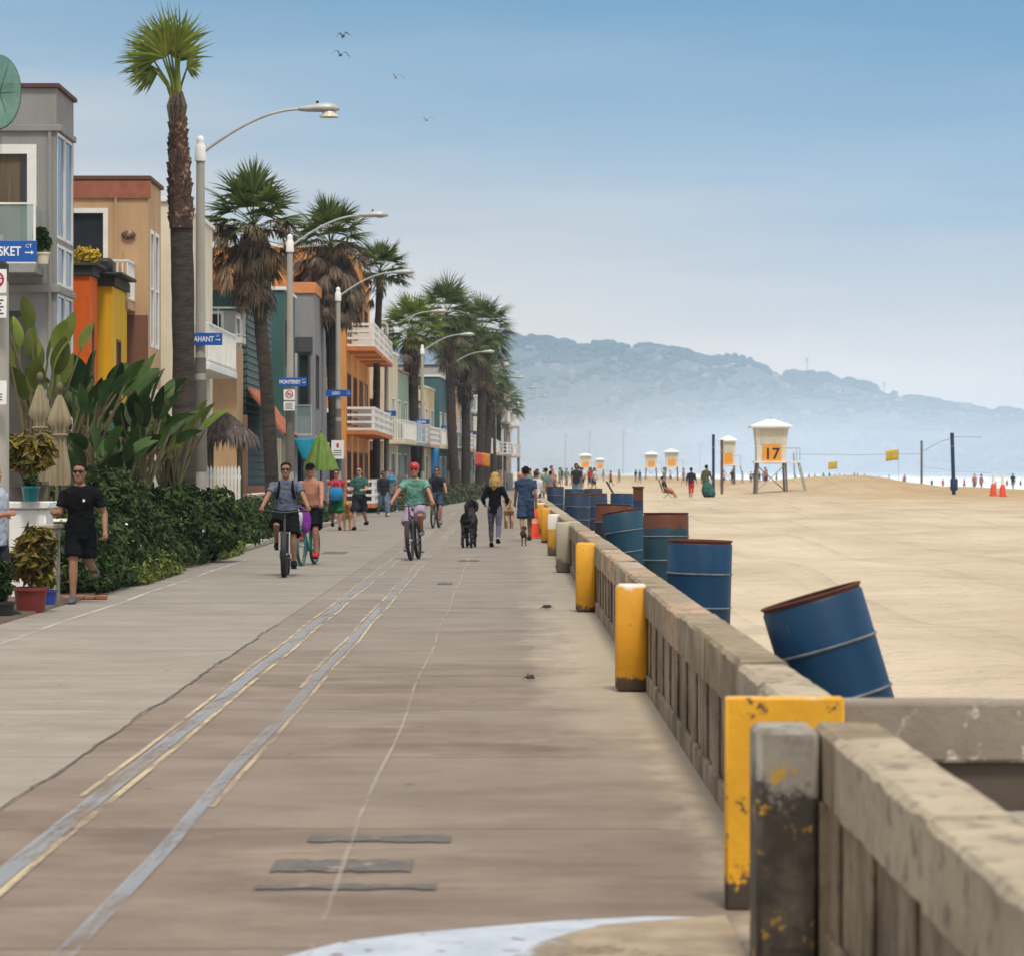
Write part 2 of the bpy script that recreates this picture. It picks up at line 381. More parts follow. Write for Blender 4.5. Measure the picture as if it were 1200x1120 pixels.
# pale painted crescent across the beach opening
m, nt, b = start('pale_blue_paint'); v = coords(nt)
col = mixc(nt, ramp(nt, noise(nt, v, 5, 6), .4, .65), (.44, .48, .54), (.33, .37, .43))
col = mixc(nt, ramp(nt, noise(nt, v, 11, 3, .5), .66, .69), col, (.16, .04, .06))
nt.links.new(col, b.inputs['Base Color']); b.inputs['Roughness'].default_value = .45
mb = MB(); n = 24; A = []; B = []
outer = [(330, 1121), (400, 1103), (480, 1093), (560, 1086), (660, 1078), (760, 1073), (850, 1074)]
inner = [(560, 1200), (600, 1150), (640, 1124), (690, 1106), (740, 1095), (800, 1085), (852, 1082)]
def interp(L, t):
    k = t*(len(L)-1); i = min(int(k), len(L)-2); k -= i
    return (L[i][0]*(1-k)+L[i+1][0]*k, L[i][1]*(1-k)+L[i+1][1]*k)
def gp(px, py, z):
    Y = F*(1.7-z)/(py-552); return V((px-592)*Y/F, Y, z)
for i in range(n+1):
    p = interp(outer, i/n); q = interp(inner, i/n); A.append(gp(p[0], p[1], .008)); B.append(gp(q[0], q[1], .008))
A = [V(-1.9, 8.6, .008), V(-1.2, 9.9, .008)]+A; B = [V(-.9, 7.4, .008), V(-.35, 8.6, .008)]+B
for i in range(len(A)-1): mb.quad(B[i], B[i+1], A[i+1], A[i])
struct(mb.build('painted_patch', m, None, False))
m, nt, b = start('sand_drift'); v = coords(nt); b.inputs['Base Color'].default_value = (.47, .39, .28, 1); b.inputs['Roughness'].default_value = .95
nt.links.new(mixc(nt, ramp(nt, noise(nt, v, 4, 7), .35, .65), (.33, .265, .185), (.23, .18, .125)), b.inputs['Base Color'])
sx = nd(nt, 'ShaderNodeSeparateXYZ'); nt.links.new(v, sx.inputs[0])
nt.links.new(ramp(nt, mth(nt, 'ADD', noise(nt, coords(nt, (1, .5, 1)), 3, 7, .7), mth(nt, 'MULTIPLY', ramp(nt, sx.outputs[0], .1, .8), .35)), .42, .62), b.inputs['Alpha'])
mb = MB(); mb.add([V(-.2, 7, .012), V(.84, 7, .012), V(.84, 11.7, .012), V(.35, 11.45, .012), V(.1, 11, .012), V(-.1, 10.2, .012)], [(0, 1, 2, 3, 4, 5)]); struct(mb.build('sand_drift', m, None, False))
m_kelp = M('dry_kelp', (.06, .045, .03), (.1, .08, .05), 9, .9)
for (px, py) in ((641, 713), (653, 665), (620, 796)):
    p = gp(px, py, .01); mb = MB(); t = thing('seaweed', {641: 'dark clump of dry seaweed on the sandy pavement near the second yellow post', 653: 'small dark debris clump farther along by the wall', 620: 'small speck of debris on the brown pavement'}[px], 'debris', p, 1.0)
    for k in range(22): a = random.uniform(0, 6.28); l = random.uniform(.03, .11)*(1 if px == 641 else .5); mb.tube([V(0, 0, .01), V(l*.6*math.cos(a), l*.6*math.sin(a), random.uniform(.02, .05)), V(l*math.cos(a+.4), l*math.sin(a+.4), .008)], [.008, .007, .003], 4)
    mb.build('clump', m_kelp, t)
# ------------------------------------------------------------------ beach and sea
def sandz(x, y):
    z = .20+.05*math.sin(x*.9+y*.21)+.05*math.sin(y*.33-x*.4+1)+.04*math.sin(x*2.3+y*.8)*math.exp(-y/60)
    z += 1.15*math.exp(-((x-24)/7.5)**2-((y-222)/22)**2)+.45*math.exp(-((x-34)/10)**2-((y-262)/30)**2)+.25*math.exp(-((x-42)/6)**2-((y-255)/40)**2)
    if y < 13 and x < 6: z = z-.25
    if y > 120: z -= .55*min(1, max(0, (x-27)/16))*min(1, (y-120)/90)
    if x > 58: z -= min((x-58)*.11, 2.6)
    return z
xs = [1.33, 1.6, 2, 2.5, 3, 3.6, 4.4, 5.4, 6.6, 8]+[8+1.3*i for i in range(1, 40)]+[62, 66, 70, 75, 82]
ys = [-12, 0, 6]+[9+.8*i for i in range(0, 40)]+[41+2*i for i in range(30)]+[102+5*i for i in range(60)]+[410, 450, 500, 560, 640, 760, 900, 1200, 1700, 2400, 3600]
m, nt, b = start('beach_sand'); v = coords(nt)
col = mixc(nt, ramp(nt, noise(nt, coords(nt, (.6, .25, 1)), .5, 7, .62), .35, .66), (.57, .48, .36), (.43, .35, .25))
col = mixc(nt, ramp(nt, noise(nt, coords(nt, (1, .4, 1)), 1.5, 8, .7), .60, .75), col, (.37, .295, .205))
sx = nd(nt, 'ShaderNodeSeparateXYZ'); nt.links.new(v, sx.inputs[0])
far_ = mth(nt, 'MULTIPLY', ramp(nt, sx.outputs[1], 95, 210), ramp(nt, sx.outputs[0], 8, 26))
far_ = mth(nt, 'MULTIPLY', far_, mth(nt, 'MULTIPLY_ADD', noise(nt, coords(nt, (.5, .12, 1)), .35, 6), .9, .3))
col = mixc(nt, far_, col, (.37, .235, .105))                       # darker, yellower sand by the berm
col = mixc(nt, ramp(nt, noise(nt, v, 6, 3, .5), .72, .76), col, (.16, .11, .07))
nt.links.new(col, b.inputs['Base Color']); b.inputs['Roughness'].default_value = .95; b.inputs['Specular IOR Level'].default_value = .15
bn = nd(nt, 'ShaderNodeBump'); bn.inputs['Distance'].default_value = .42
vo = nd(nt, 'ShaderNodeTexVoronoi', feature='SMOOTH_F1'); vo.inputs['Scale'].default_value = 1.5; nt.links.new(coords(nt, (1, .7, 1)), vo.inputs['Vector'])
wt = nd(nt, 'ShaderNodeTexWave'); wt.bands_direction = 'X'; wt.inputs['Scale'].default_value = .16; wt.inputs['Distortion'].default_value = 5; wt.inputs['Detail'].default_value = 3; wt.inputs['Detail Scale'].default_value = .35; nt.links.new(coords(nt, (1, .10, 1)), wt.inputs['Vector'])
wv = mth(nt, 'ADD', noise(nt, coords(nt, (.5, .9, 1)), .9, 8, .62), mth(nt, 'MULTIPLY', noise(nt, v, 9, 4), .10))
wv = mth(nt, 'ADD', wv, mth(nt, 'MULTIPLY', vo.outputs['Distance'], .35)); wv = mth(nt, 'ADD', wv, mth(nt, 'MULTIPLY', ramp(nt, wt.outputs['Fac'], .0, .18), .18))
nt.links.new(wv, bn.inputs['Height']); nt.links.new(bn.outputs[0], b.inputs['Normal'])
strip('sand_beach', xs, ys, sandz, m, False)
m, nt, b = start('sea_water'); v = coords(nt, (1, .12, 1))
sx = nd(nt, 'ShaderNodeSeparateXYZ'); nt.links.new(coords(nt), sx.inputs[0])
fo = mth(nt, 'ADD', noise(nt, v, .06, 7, .65), mth(nt, 'MULTIPLY', ramp(nt, sx.outputs[0], 330, 60), .30))
col = mixc(nt, ramp(nt, fo, .52, .62), (.05, .10, .14), (.72, .74, .76))
nt.links.new(col, b.inputs['Base Color']); nt.links.new(ramp(nt, fo, .50, .62), b.inputs['Roughness'])
bn = nd(nt, 'ShaderNodeBump'); bn.inputs['Distance'].default_value = .5; nt.links.new(noise(nt, v, .2, 6), bn.inputs['Height']); nt.links.new(bn.outputs[0], b.inputs['Normal'])
mb = MB(); mb.quad(V(60, -50, -1.3), V(4150, -50, -1.3), V(4150, 5150, -1.3), V(60, 5150, -1.3)); struct(mb.build('sea', m, None, False))
# rolling surf: breaking crests a few decimetres high
for k, (x, y0, y1) in enumerate(((72, 180, 900), (88, 260, 1300), (112, 240, 1500), (150, 300, 2000))):
    mb = MB(); yy = y0; rr = []
    while yy < y1:
        h = (.25+.35*abs(math.sin(yy*.013+k)))*(.8+.4*math.sin(yy*.05+k*2)); xx = x+5*math.sin(yy*.009+k)
        rr.append([V(xx-3, yy, -1.32), V(xx-1.2, yy, -1.3+h*.5), V(xx-.3, yy, -1.3+h), V(xx+1, yy, -1.3+h*.8), V(xx+4, yy, -1.32)]); yy += 12
    mb.rings(rr, False, False)
    struct(mb.build('surf', M('surf_foam', (.80, .82, .83), (.62, .68, .72), .3, .7)))
# ------------------------------------------------------------------ the headland
prof = [(150, 470), (300, 420), (420, 404), (590, 399), (640, 403), (660, 409), (700, 406), (740, 413), (760, 411), (800, 417), (830, 427), (860, 420), (880, 427), (900, 442), (940, 443), (980, 452), (1010, 457), (1050, 468), (1090, 477), (1130, 482), (1150, 488), (1170, 482), (1200, 492), (1280, 510), (1400, 530), (1500, 552)]
HY = 4500.0
def ridge(px):
    if px <= prof[0][0]: return prof[0][1]+(prof[0][0]-px)*.4
    for (a, b_), (c, d) in zip(prof, prof[1:]):
        if a <= px <= c: return b_+(d-b_)*(px-a)/(c-a)
    return 553
hx = [-900+24*i for i in range(90)]
hy = [3450+50*i for i in range(32)]
def hillz(x, y):
    px = 592+x*F/HY; top = max(1.7+(552-ridge(px)-3)*HY/F, -1)
    t = (y-3450)/(HY-3450)
    if t < 1: s = (t*t*(3-2*t))**.85
    else: s = 1-.25*((t-1)**2)
    n = 6*math.sin(x*.013+y*.007)+4*math.sin(x*.03-y*.017)+5*math.sin(x*.021+1)*math.sin(y*.011)
    return max(top*s+n*s*(1 if t < .95 else .25), -3)
m_hill = M('hill_scrub', (.04, .06, .04), (.075, .08, .06), .012, .95)
strip('hill', hx, hy, hillz, m_hill, False)
# trees of the headland read as one mass
mb = MB(); rnd = random.Random(3)
for i in range(9000):
    y = 3500+1010*rnd.random()**.75; x = rnd.uniform(-480, 960)
    if i % 6 == 0: y = HY+rnd.uniform(-45, 10); x = rnd.uniform(-60, 900)
    z = hillz(x, y)
    if z < 2: continue
    k = math.sin(x*.02+y*.013)+math.sin(x*.047-y*.03)
    if i % 6 and k < -.4: continue
    r = rnd.uniform(2.2, 5.5)*(rnd.uniform(1.2, 2.6) if i % 6 == 0 and math.sin(x*.031)+math.sin(x*.083+2) > -.3 else 1)
    rr = []
    for a in (-.9, -.35, .25, .7, 1.2):
        rr.append([V(x+r*1.25*math.cos(a)*math.cos(q*PI/3)*rnd.uniform(.75, 1.2), y+r*math.cos(a)*math.sin(q*PI/3), z+r*.55+r*.75*math.sin(a)*rnd.uniform(.8, 1.15)) for q in range(6)])
    mb.rings(rr, True)
for i in range(230):
    x = rnd.uniform(-60, 860); y = HY+rnd.uniform(-25, 5)
    if math.sin(x*.05)+math.sin(x*.021+1)+rnd.uniform(-.6, .6) < -.2: continue
    z = hillz(x, y); r = rnd.uniform(3, 8); h = r*rnd.uniform(.7, 1.5); rr = []
    for a in (-.9, -.35, .25, .7, 1.2):
        rr.append([V(x+r*math.cos(a)*math.cos(q*PI/4)*rnd.uniform(.7, 1.25), y+r*math.cos(a)*math.sin(q*PI/4), z+h*.7+h*math.sin(a)*rnd.uniform(.8, 1.2)) for q in range(8)])
    mb.rings(rr, True)
o = mb.build('hillside_woodland', M('far_woodland', (.02, .04, .028), (.04, .06, .04), .02, .95, island=.5)); tag(o, 'dark woodland covering the hazy headland behind the beach', None, None, 'stuff')
del o['label']; o['label'] = 'dark woodland covering the hazy headland behind the beach'
# houses on the headland, one object each
hv_ = []
m_farw = M('far_wall', (.44, .42, .38), (.30, .28, .25), .05, .9)
for (w, d, h, wc) in ((12, 10, 5, m_farw), (16, 11, 6, m_farw), (10, 9, 7, m_farw), (20, 12, 6, m_farw)):
    q = MB(); q.box(-w/2, w/2, -d/2, d/2, -4, h); q.box(-w/2+1, w/6, -d/2-1.2, -d/2-.01, -4, h*.55)
    q.cur = 1; ov = .8
    q.add([V(-w/2-ov, -d/2-ov, h+.05), V(w/2+ov, -d/2-ov, h+.05), V(w/2+ov, d/2+ov, h+.05), V(-w/2-ov, d/2+ov, h+.05), V(-w/2+w*.2, 0, h+2.6), V(w/2-w*.2, 0, h+2.6)], [(0, 1, 5, 4), (1, 2, 5), (2, 3, 4, 5), (3, 0, 4), (0, 3, 2, 1)])
    q.cur = 2
    for i in range(3): q.box(-w/2+w*(.12+.3*i), -w/2+w*(.12+.3*i)+w*.15, -d/2-.05 if i == 2 else -d/2-1.25, -d/2+.1, 1, 2.6)
    hv_.append(q.mesh('house', [wc, M('far_roof', (.28, .2, .17), (.2, .17, .16), .1, .9), m_glass], False))
spots = []
tries = 0
while len(spots) < 110 and tries < 5000:
    tries += 1
    y = 3520+820*rnd.random(); x = rnd.uniform(-60, 900); z = hillz(x, y)
    if z < 4 or any(abs(x-a)+abs(y-b_)*.4 < 20 for a, b_ in spots): continue
    spots.append((x, y))
    o = link('hillside_house', hv_[rnd.randrange(4)]); o.location = (x, y, z+1.2); o.rotation_euler = (0, 0, rnd.uniform(-.5, .5)); s_ = rnd.uniform(.4, .8); o.scale = (s_,)*3
    tag(o, 'tiny pale house far away on the hazy wooded headland', 'house', 'houses on the headland')
# ------------------------------------------------------------------ seawalls
def wall_mat():
    m, nt, b = start('seawall_concrete'); v = coords(nt)
    col = mixc(nt, ramp(nt, noise(nt, v, 1.6, 7, .65), .35, .66), (.37, .30, .205), (.215, .165, .11))
    col = mixc(nt, mth(nt, 'MULTIPLY', ramp(nt, noise(nt, coords(nt, (1.5, 1.5, 1)), 1.1, 9, .75), .52, .66), .5), col, (.46, .41, .32))
    st = noise(nt, coords(nt, (2.6, 2.6, .9)), 1.6, 9, .7)
    sx = nd(nt, 'ShaderNodeSeparateXYZ'); nt.links.new(v, sx.inputs[0])
    low = ramp(nt, mth(nt, 'ADD', sx.outputs[2], mth(nt, 'MULTIPLY', noise(nt, coords(nt, (2, 2, .6)), 2.2, 5), .8)), 1.08, .72)
    col = mixc(nt, mth(nt, 'MULTIPLY', ramp(nt, st, .44, .60), mth(nt, 'MULTIPLY_ADD', low, .62, .18)), col, (.085, .066, .048))
    col = mixc(nt, mth(nt, 'MULTIPLY', ramp(nt, noise(nt, v, 7, 8, .7), .58, .72), .4), col, (.46, .40, .31))
    col = mixc(nt, mth(nt, 'MULTIPLY', ramp(nt, noise(nt, v, 11, 10, .75), .52, .64), .6), col, (.12, .09, .065))
    col = mixc(nt, ramp(nt, noise(nt, v, 30, 4, .6), .64, .70), col, (.10, .08, .06))
    nt.links.new(col, b.inputs['Base Color']); b.inputs['Roughness'].default_value = .92; b.inputs['Specular IOR Level'].default_value = .25
    bn = nd(nt, 'ShaderNodeBump'); bn.inputs['Distance'].default_value = .022; nt.links.new(noise(nt, v, 13, 10, .72), bn.inputs['Height']); nt.links.new(bn.outputs[0], b.inputs['Normal'])
    return m
m_wall = wall_mat()
m_capr = M('reddish_cap_concrete', (.43, .30, .20), (.32, .23, .155), 2.2, .9, .022, 13, c3=(.16, .12, .09), s3=9, t3=.55, lo=.40, hi=.60)
m_capl = M('pale_sunlit_cap_concrete', (.41, .345, .25), (.31, .255, .185), 2.2, .9, .022, 13, c3=(.19, .15, .115), s3=9, t3=.55, lo=.40, hi=.60)  # tan concrete, its colour lightened to stand for light on the cap
def peel(name, c, d, bot, top, white=None, sc=6, thr=.66):
    m, nt, b = start(name); v = coords(nt); sx = nd(nt, 'ShaderNodeSeparateXYZ'); nt.links.new(v, sx.inputs[0])
    col = mixc(nt, ramp(nt, noise(nt, v, 3, 6), .35, .65), c, tuple(x*.8 for x in c))
    if white: col = mixc(nt, ramp(nt, mth(nt, 'ADD', sx.outputs[2], mth(nt, 'MULTIPLY', noise(nt, v, 8, 4), .12)), white, white+.03), col, (.62, .58, .52))
    f = mth(nt, 'ADD', mth(nt, 'MULTIPLY', noise(nt, coords(nt, (1, 1, .8)), sc, 8, .72), 1.0), ramp(nt, sx.outputs[2], top, bot))
    col = mixc(nt, ramp(nt, f, thr, thr+.07), col, d)
    nt.links.new(col, b.inputs['Base Color']); b.inputs['Roughness'].default_value = .6
    bn = nd(nt, 'ShaderNodeBump'); bn.inputs['Distance'].default_value = .004; nt.links.new(noise(nt, v, 20, 6), bn.inputs['Height']); nt.links.new(bn.outputs[0], b.inputs['Normal'])
    return m
m_yel = peel('peeling_yellow_paint', (.70, .33, .010), (.075, .055, .04), -.25, .17)
m_yelw = peel('peeling_yellow_paint_white_top', (.70, .32, .010), (.085, .06, .04), -.25, .22, .86)
m_yel2 = peel('flaking_yellow_paint', (.72, .36, .012), (.05, .036, .026), -.30, .20, .885, 9, .62)
m_wht = peel('white_over_stained_concrete', (.38, .33, .25), (.16, .13, .10), -.2, .3)
m_low = peel('half_yellow_post', (.58, .32, .03), (.16, .12, .08), -.2, .25, .58)
def flecks(m, c, sc, t, w=.04):
    nt = m.node_tree; b = nt.nodes['Principled BSDF']; l = b.inputs['Base Color'].links[0].from_socket
    nt.links.new(mixc(nt, ramp(nt, noise(nt, coords(nt), sc, 8, .7), t, t+w), l, c), b.inputs['Base Color'])
m_grime = peel('grimy_post', (.28, .255, .215), (.035, .026, .019), -.6, 1.0, None, 5, .68)
flecks(m_grime, (.10, .082, .062), 5, .48, .2); flecks(m_grime, (.42, .24, .02), 6, .58); flecks(m_yel2, (.06, .045, .03), 15, .60); flecks(m_yel, (.25, .13, .02), 9, .62); flecks(m_yelw, (.16, .09, .03), 9, .63)
def wall_run(name, label, y0, y1, end_post, posts, capseed, zt=.82):
    w = thing(name, label, 'seawall', (1.2, y0, 0))
    r_ = random.Random(capseed); L = y1-y0
    mb = MB(); mb.box(-.08, .10, .005, L-.005, -.3, zt-.24)      # recessed panel with its upright ribs
    y = .15
    while y < L-.25:
        mb.box(-.097, -.081, y, y+.42, .10, zt-.243, .012); y += .95
    mb.box(-.115, -.081, .02, L-.02, -.3, .13, .01)
    if end_post == 'grime': mb.box(-.1305, -.0815, L-.3, L-.006, -.3, zt-.245)
    mb.build('panel', m_wall, w, True, 30)
    y = 0; k = 0
    while y < L-.05:
        l = min(r_.uniform(1.7, 2.6), L-y); dz = r_.uniform(-.008, .008); dx = r_.uniform(-.008, .008)
        # slab with a worn, slightly wavy edge
        q = MB(); n = max(3, int(l/.16)); rr = []
        for i in range(n+1):
            yy = y+.004+(l-.008)*i/n; j = lambda a=.007: r_.uniform(-a, a)
            e = .02
            rr.append([V(-.13+dx+j(), yy, zt-.24), V(.11+dx, yy, zt-.24), V(.11+dx+j(), yy, zt-.02+dz), V(.11-e+dx, yy, zt+dz+j(.003)), V(-.13+e+dx+j(), yy, zt+dz+j(.003)), V(-.13+dx+j(), yy, zt-e+dz+j())])
        rr = [r[::-1] for r in rr]
        q.rings(rr); q.build('cap_block', [m_wall, m_capl, m_capr, m_wall][r_.randrange(4)] if k else m_capl, w, True, 35); y += l; k += 1
    for (yp, mat, h, wd) in posts:
        q = MB(); q.box(-.345, -.096, yp-y0-wd/2, yp-y0+wd/2, 0, h, .03)
        o = q.build('post', mat, w, True, 50)
    if end_post:
        q = MB()
        if end_post == 'yellow': q.box(-.345, .115, -.10, .0, 0, zt+.004, .008); q.build('end_pier', m_yel2, w)
        else: q.box(-.345, -.131, L-.30, L+.01, -.02, zt+.004, .02); q.build('end_pier', m_grime, w)
    return w
wall_run('seawall', 'rough grey concrete seawall in the front corner with a dark grimy end post', 1.5, 10.75, 'grime', [], 4)
wall_run('seawall', 'long weathered seawall with yellow posts running along the drums into the distance', 12.0, 128, 'yellow',
         [(23.8, m_yelw, .83, .26), (37.2, m_yel, .84, .26), (51.6, m_wht, .85, .3), (62, m_low, .84, .3), (73, m_yel, .84, .3), (84, m_yelw, .84, .3), (97, m_wht, .84, .3), (112, m_yel, .84, .3)], 9)
# walls and steps of the beach opening
s = thing('beach_steps', 'concrete side wall and steps going down to the sand behind the yellow end pier', 'steps', (1.32, 12.0, 0))
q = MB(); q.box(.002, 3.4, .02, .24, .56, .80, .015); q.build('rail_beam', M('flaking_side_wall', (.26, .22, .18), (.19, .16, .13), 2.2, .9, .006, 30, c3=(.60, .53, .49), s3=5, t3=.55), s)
q = MB(); q.box(.002, 3.4, .06, .20, -.4, .555); q.build('wall', M('shaded_step_wall', (.10, .08, .065), (.07, .055, .045), 2, .9), s)  # shade of the gap under the beam put into the wall's dark colour
q = MB(); q.box(.15, 3.4, -.42, .055, -.4, .37, .015); q.build('step', m_conc, s)
q = MB(); q.box(.15, 3.4, -.95, -.425, -.4, .12, .015); q.build('step', m_conc, s)
# ------------------------------------------------------------------ steel drums
def drum_mat(name, c, rust):
    m, nt, b = start(name); v = coords(nt); sx = nd(nt, 'ShaderNodeSeparateXYZ'); nt.links.new(v, sx.inputs[0])
    col = mixc(nt, ramp(nt, noise(nt, coords(nt, (1, 1, .35)), 4, 6), .35, .68), c, tuple(min(1, x*1.35+.004) for x in c))
    f = mth(nt, 'ADD', noise(nt, v, 9, 8, .7), ramp(nt, sx.outputs[2], .88-.02-.16*rust, .90))
    col = mixc(nt, ramp(nt, f, .74-.1*rust, .86-.1*rust), col, (.10, .034, .017))
    col = mixc(nt, ramp(nt, noise(nt, coords(nt, (2, 2, .5)), 7, 8, .7), .64, .70), col, (.10, .13, .17))
    nt.links.new(col, b.inputs['Base Color']); b.inputs['Roughness'].default_value = .45; b.inputs['Specular IOR Level'].default_value = .22
    return m
m_rust = M('rust', (.11, .03, .018), (.06, .02, .014), 8, .85, .004, 40)
m_hoop = M('worn_hoop', (.16, .17, .18), (.06, .08, .12), 9, .5)
def drum(label, X, Y, z, lean, az, mat, rz=0, hoop=m_hoop):
    t = thing('steel_drum', label, 'drum', (X, Y, z), 0, 'steel drums on the sand behind the seawall')
    t.rotation_euler = (Matrix.Rotation(az, 3, 'Z') @ Matrix.Rotation(lean, 3, 'Y') @ Matrix.Rotation(rz-az, 3, 'Z')).to_euler()
    H = .88; r = .286
    q = MB(); pr = [(.0, 0), (r, 0), (r, .27), (r+.006, .285), (r, .30)]+[(r, .31+.02*i) for i in range(13)]+[(r, .57), (r+.006, .585), (r, .60), (r, .84), (r-.012, .858), (r, .872)]
    pr += [(r-.008, .872), (r-.012, .60), (r-.012, .3), (.0, .28)]
    q.cur = 0; q.lathe(pr[:-4], 40); q.cur = 1; q.lathe(pr[-5:], 40)
    q.build('body', [mat, m_rust], t, True, 50)
    q = MB(); q.torus((0, 0, H-.005), r-.004, .008, 'Z', 40, 8); q.build('rim', m_rust, t)
    for zz in (.285, .585):
        q = MB(); q.torus((0, 0, zz), r+.003, .008, 'Z', 40, 8); q.build('hoop', hoop, t)
    return t
d1 = drum_mat('deep_blue_steel', (.004, .030, .076), .1); d2 = drum_mat('blue_steel', (.005, .034, .084), .2)
d3 = drum_mat('teal_blue_steel', (.010, .036, .052), 1.3); d4 = drum_mat('teal_steel', (.009, .040, .070), .2); d5 = drum_mat('rusty_blue_steel', (.016, .024, .038), 2.2); d6 = drum_mat('slate_blue_steel', (.016, .031, .064), .3)
drum('blue steel drum tipped over sideways, leaning onto the near end of the seawall', 1.95, 17.1, .165, -R(16.5), R(-6), d1, 1)
drum('upright blue drum with red rusty rim, second nearest behind the wall', 1.71, 27.3, .21, R(1.5), 0, d2, 2)
drum('dark teal drum with a wide band of rust under its rim', 2.02, 38.6, .30, R(1), R(90), d3, 3)
drum('teal drum tilted left with a pale shiny rim', 1.78, 43.5, .27, R(9), R(160), d4, 4)
drum('rust brown drum standing behind the tilted teal drum', 1.70, 49, .30, R(2), R(30), d5, 5)
drum('dull slate drum farther back, beside the white topped wall post', 1.66, 71, .30, R(2), R(10), d6, 6)
drum('slate drum close by the rust brown one, right of its twin', 2.2, 74, .28, R(2), R(200), d6, .3)
drum('blue drum standing alone on the sand right of the row', 2.92, 77, .26, R(1.5), R(80), d2, 2.4)
drum('small faded drum third from the far end of the row', 2.0, 90, .30, R(2), R(20), d4, 1.4)
drum('small faded drum second from the far end of the row', 2.7, 94, .28, R(3), R(100), d6, .4)
drum('farthest small drum of the row by the seawall', 1.7, 104, .30, R(1), R(60), d6, 3.4)
p = thing('beach_post', 'stout blue post standing beside the lone blue drum', 'post', (3.55, 82, .1))
q = MB(); q.box(-.13, .13, -.13, .13, 0, 1.15, .015); q.build('shaft', d6, p); q = MB(); q.box(-.16, .16, -.16, .16, 1.151, 1.2, .01); q.build('lid', d6, p)
# traffic cone and orange bag at the wall
t = thing('traffic_cone', 'red orange traffic cone standing at the foot of the seawall', 'cone', (.74, 78, 0)); t.scale = (1.15, 1.15, 1.1)
q = MB(); q.box(-.19, .19, -.19, .19, 0, .035, .01); q.build('base', m_o := M('cone_orange', (.78, .09, .03), (.62, .06, .02), 4, .5), t)
q = MB(); q.lathe([(.15, .036), (.10, .36), (.085, .46), (.04, .70), (.03, .71)], 20, cap=True); q.build('cone', m_o, t)
q = MB(); q.lathe([(.108, .34), (.05, .64)], 20); q.build('stripe', M('faded_orange', (.75, .33, .2), (.6, .2, .1), 4, .6), t)
# ------------------------------------------------------------------ street lamps and court signs
def lamp(Y, label, extra=None):
    X = -6.2+bend(Y)
    t = thing('street_lamp', label, 'street lamp', (X, Y, 0), 0, 'street lamps along the promenade')
    q = MB(); q.lathe([(.13, 0), (.125, .5), (.10, 5), (.085, 8.05)], 16); q.lathe([(.16, 0), (.16, .25), (.13, .3)], 16); q.build('pole', m_pole, t)
    q = MB(); q.lathe([(.115, 8.0), (.115, 8.28), (.085, 8.33), (.075, 8.38), (.085, 8.42), (.07, 8.48), (.02, 8.52), (.0, 8.52)], 16)
    q.build('finial', m_white, t)
    q = MB(); q.lathe([(.129, 1.7), (.122, 3.55)], 16); q.lathe([(.116, 3.7), (.114, 4.0)], 16); q.build('wrap', m_poled, t)
    q = MB(); pts = []
    for i in range(15):
        a = i/14; pts.append(V(.08+1.98*a, 0, 8.2+.86*math.sin(a*PI/2)**.95))
    q.tube(pts, [.034-.008*i/14 for i in range(15)], 8); q.build('arm', m_metal, t)
    q = MB()
    rr = []
    for x, w, h0, h1 in ((1.98, .03, -.03, .03), (2.05, .075, -.045, .055), (2.2, .10, -.06, .085), (2.4, .155, -.06, .125), (2.6, .165, -.055, .13), (2.74, .135, -.05, .095), (2.83, .05, -.03, .03)):
        rr.append([V(x, w*math.cos(k*PI/6), 9.06+(h1 if math.sin(k*PI/6) > 0 else -h0)*math.sin(k*PI/6)) for k in range(12)])
    q.rings(rr); h = q.build('lamp_head', m_metal, t, True, 60)
    q = MB(); q.lathe([(.03, .118), (.03, .165), (.0, .168)], 10, (2.38, 0, 9.06)); q.build('sensor', m_black, h)
    if Y < 70:
        q = MB(); q.lathe([(.13, -.05), (.15, -.10), (.20, -.15), (.205, -.165), (.0, -.165)], 20, (2.62, 0, 9.06)); q.build('lens', M('lamp_bowl', (.62, .58, .5), (.5, .47, .4), 5, .3), h)
    else:
        q = MB(); q.lathe([(.10, -.05), (.09, -.075), (.0, -.08)], 16, (2.6, 0, 9.06)); q.build('lens', M('lamp_bowl', (.62, .58, .5), (.5, .47, .4), 5, .3), h)
    return t, X
def court_sign(X, Y, z, body, w, label, off=0, tsize=.15, right=True):
    t = thing('street_sign', label, 'street sign', (X+off, Y-.16, z), 0, 'blue street name signs')
    q = MB(); q.box(-w/2, w/2, -.008, .008, -.125, .125, .004); q.build('plate', m_blue, t)
    q = MB(); q.box(-.02, .02, .0085, .06, -.03, .03); q.build('bracket', m_dark, t)
    if body:
        text(body, tsize, m_signw, t, (-.09, -.010, -.005), sx=.78, bold=.003)
        q = MB(); x = w/2-.095
        q.box(x-.045, x+.03, -.011, -.009, -.022, -.008); q.add([V(x+.03, -.011, -.04), V(x+.06, -.011, -.015), V(x+.03, -.011, .01)], [(0, 1, 2)]); q.build('arrow', m_signw, t, False)
        text('CT', .06, m_signw, t, (x, -.010, .06), name='lettering')
    else:
        q = MB()
        for i in range(6): q.box(-w*.32+i*w*.1, -w*.32+i*w*.1+w*.06, -.011, -.009, -.05, .05)
        q.build('lettering', m_signw, t, False)
    return t
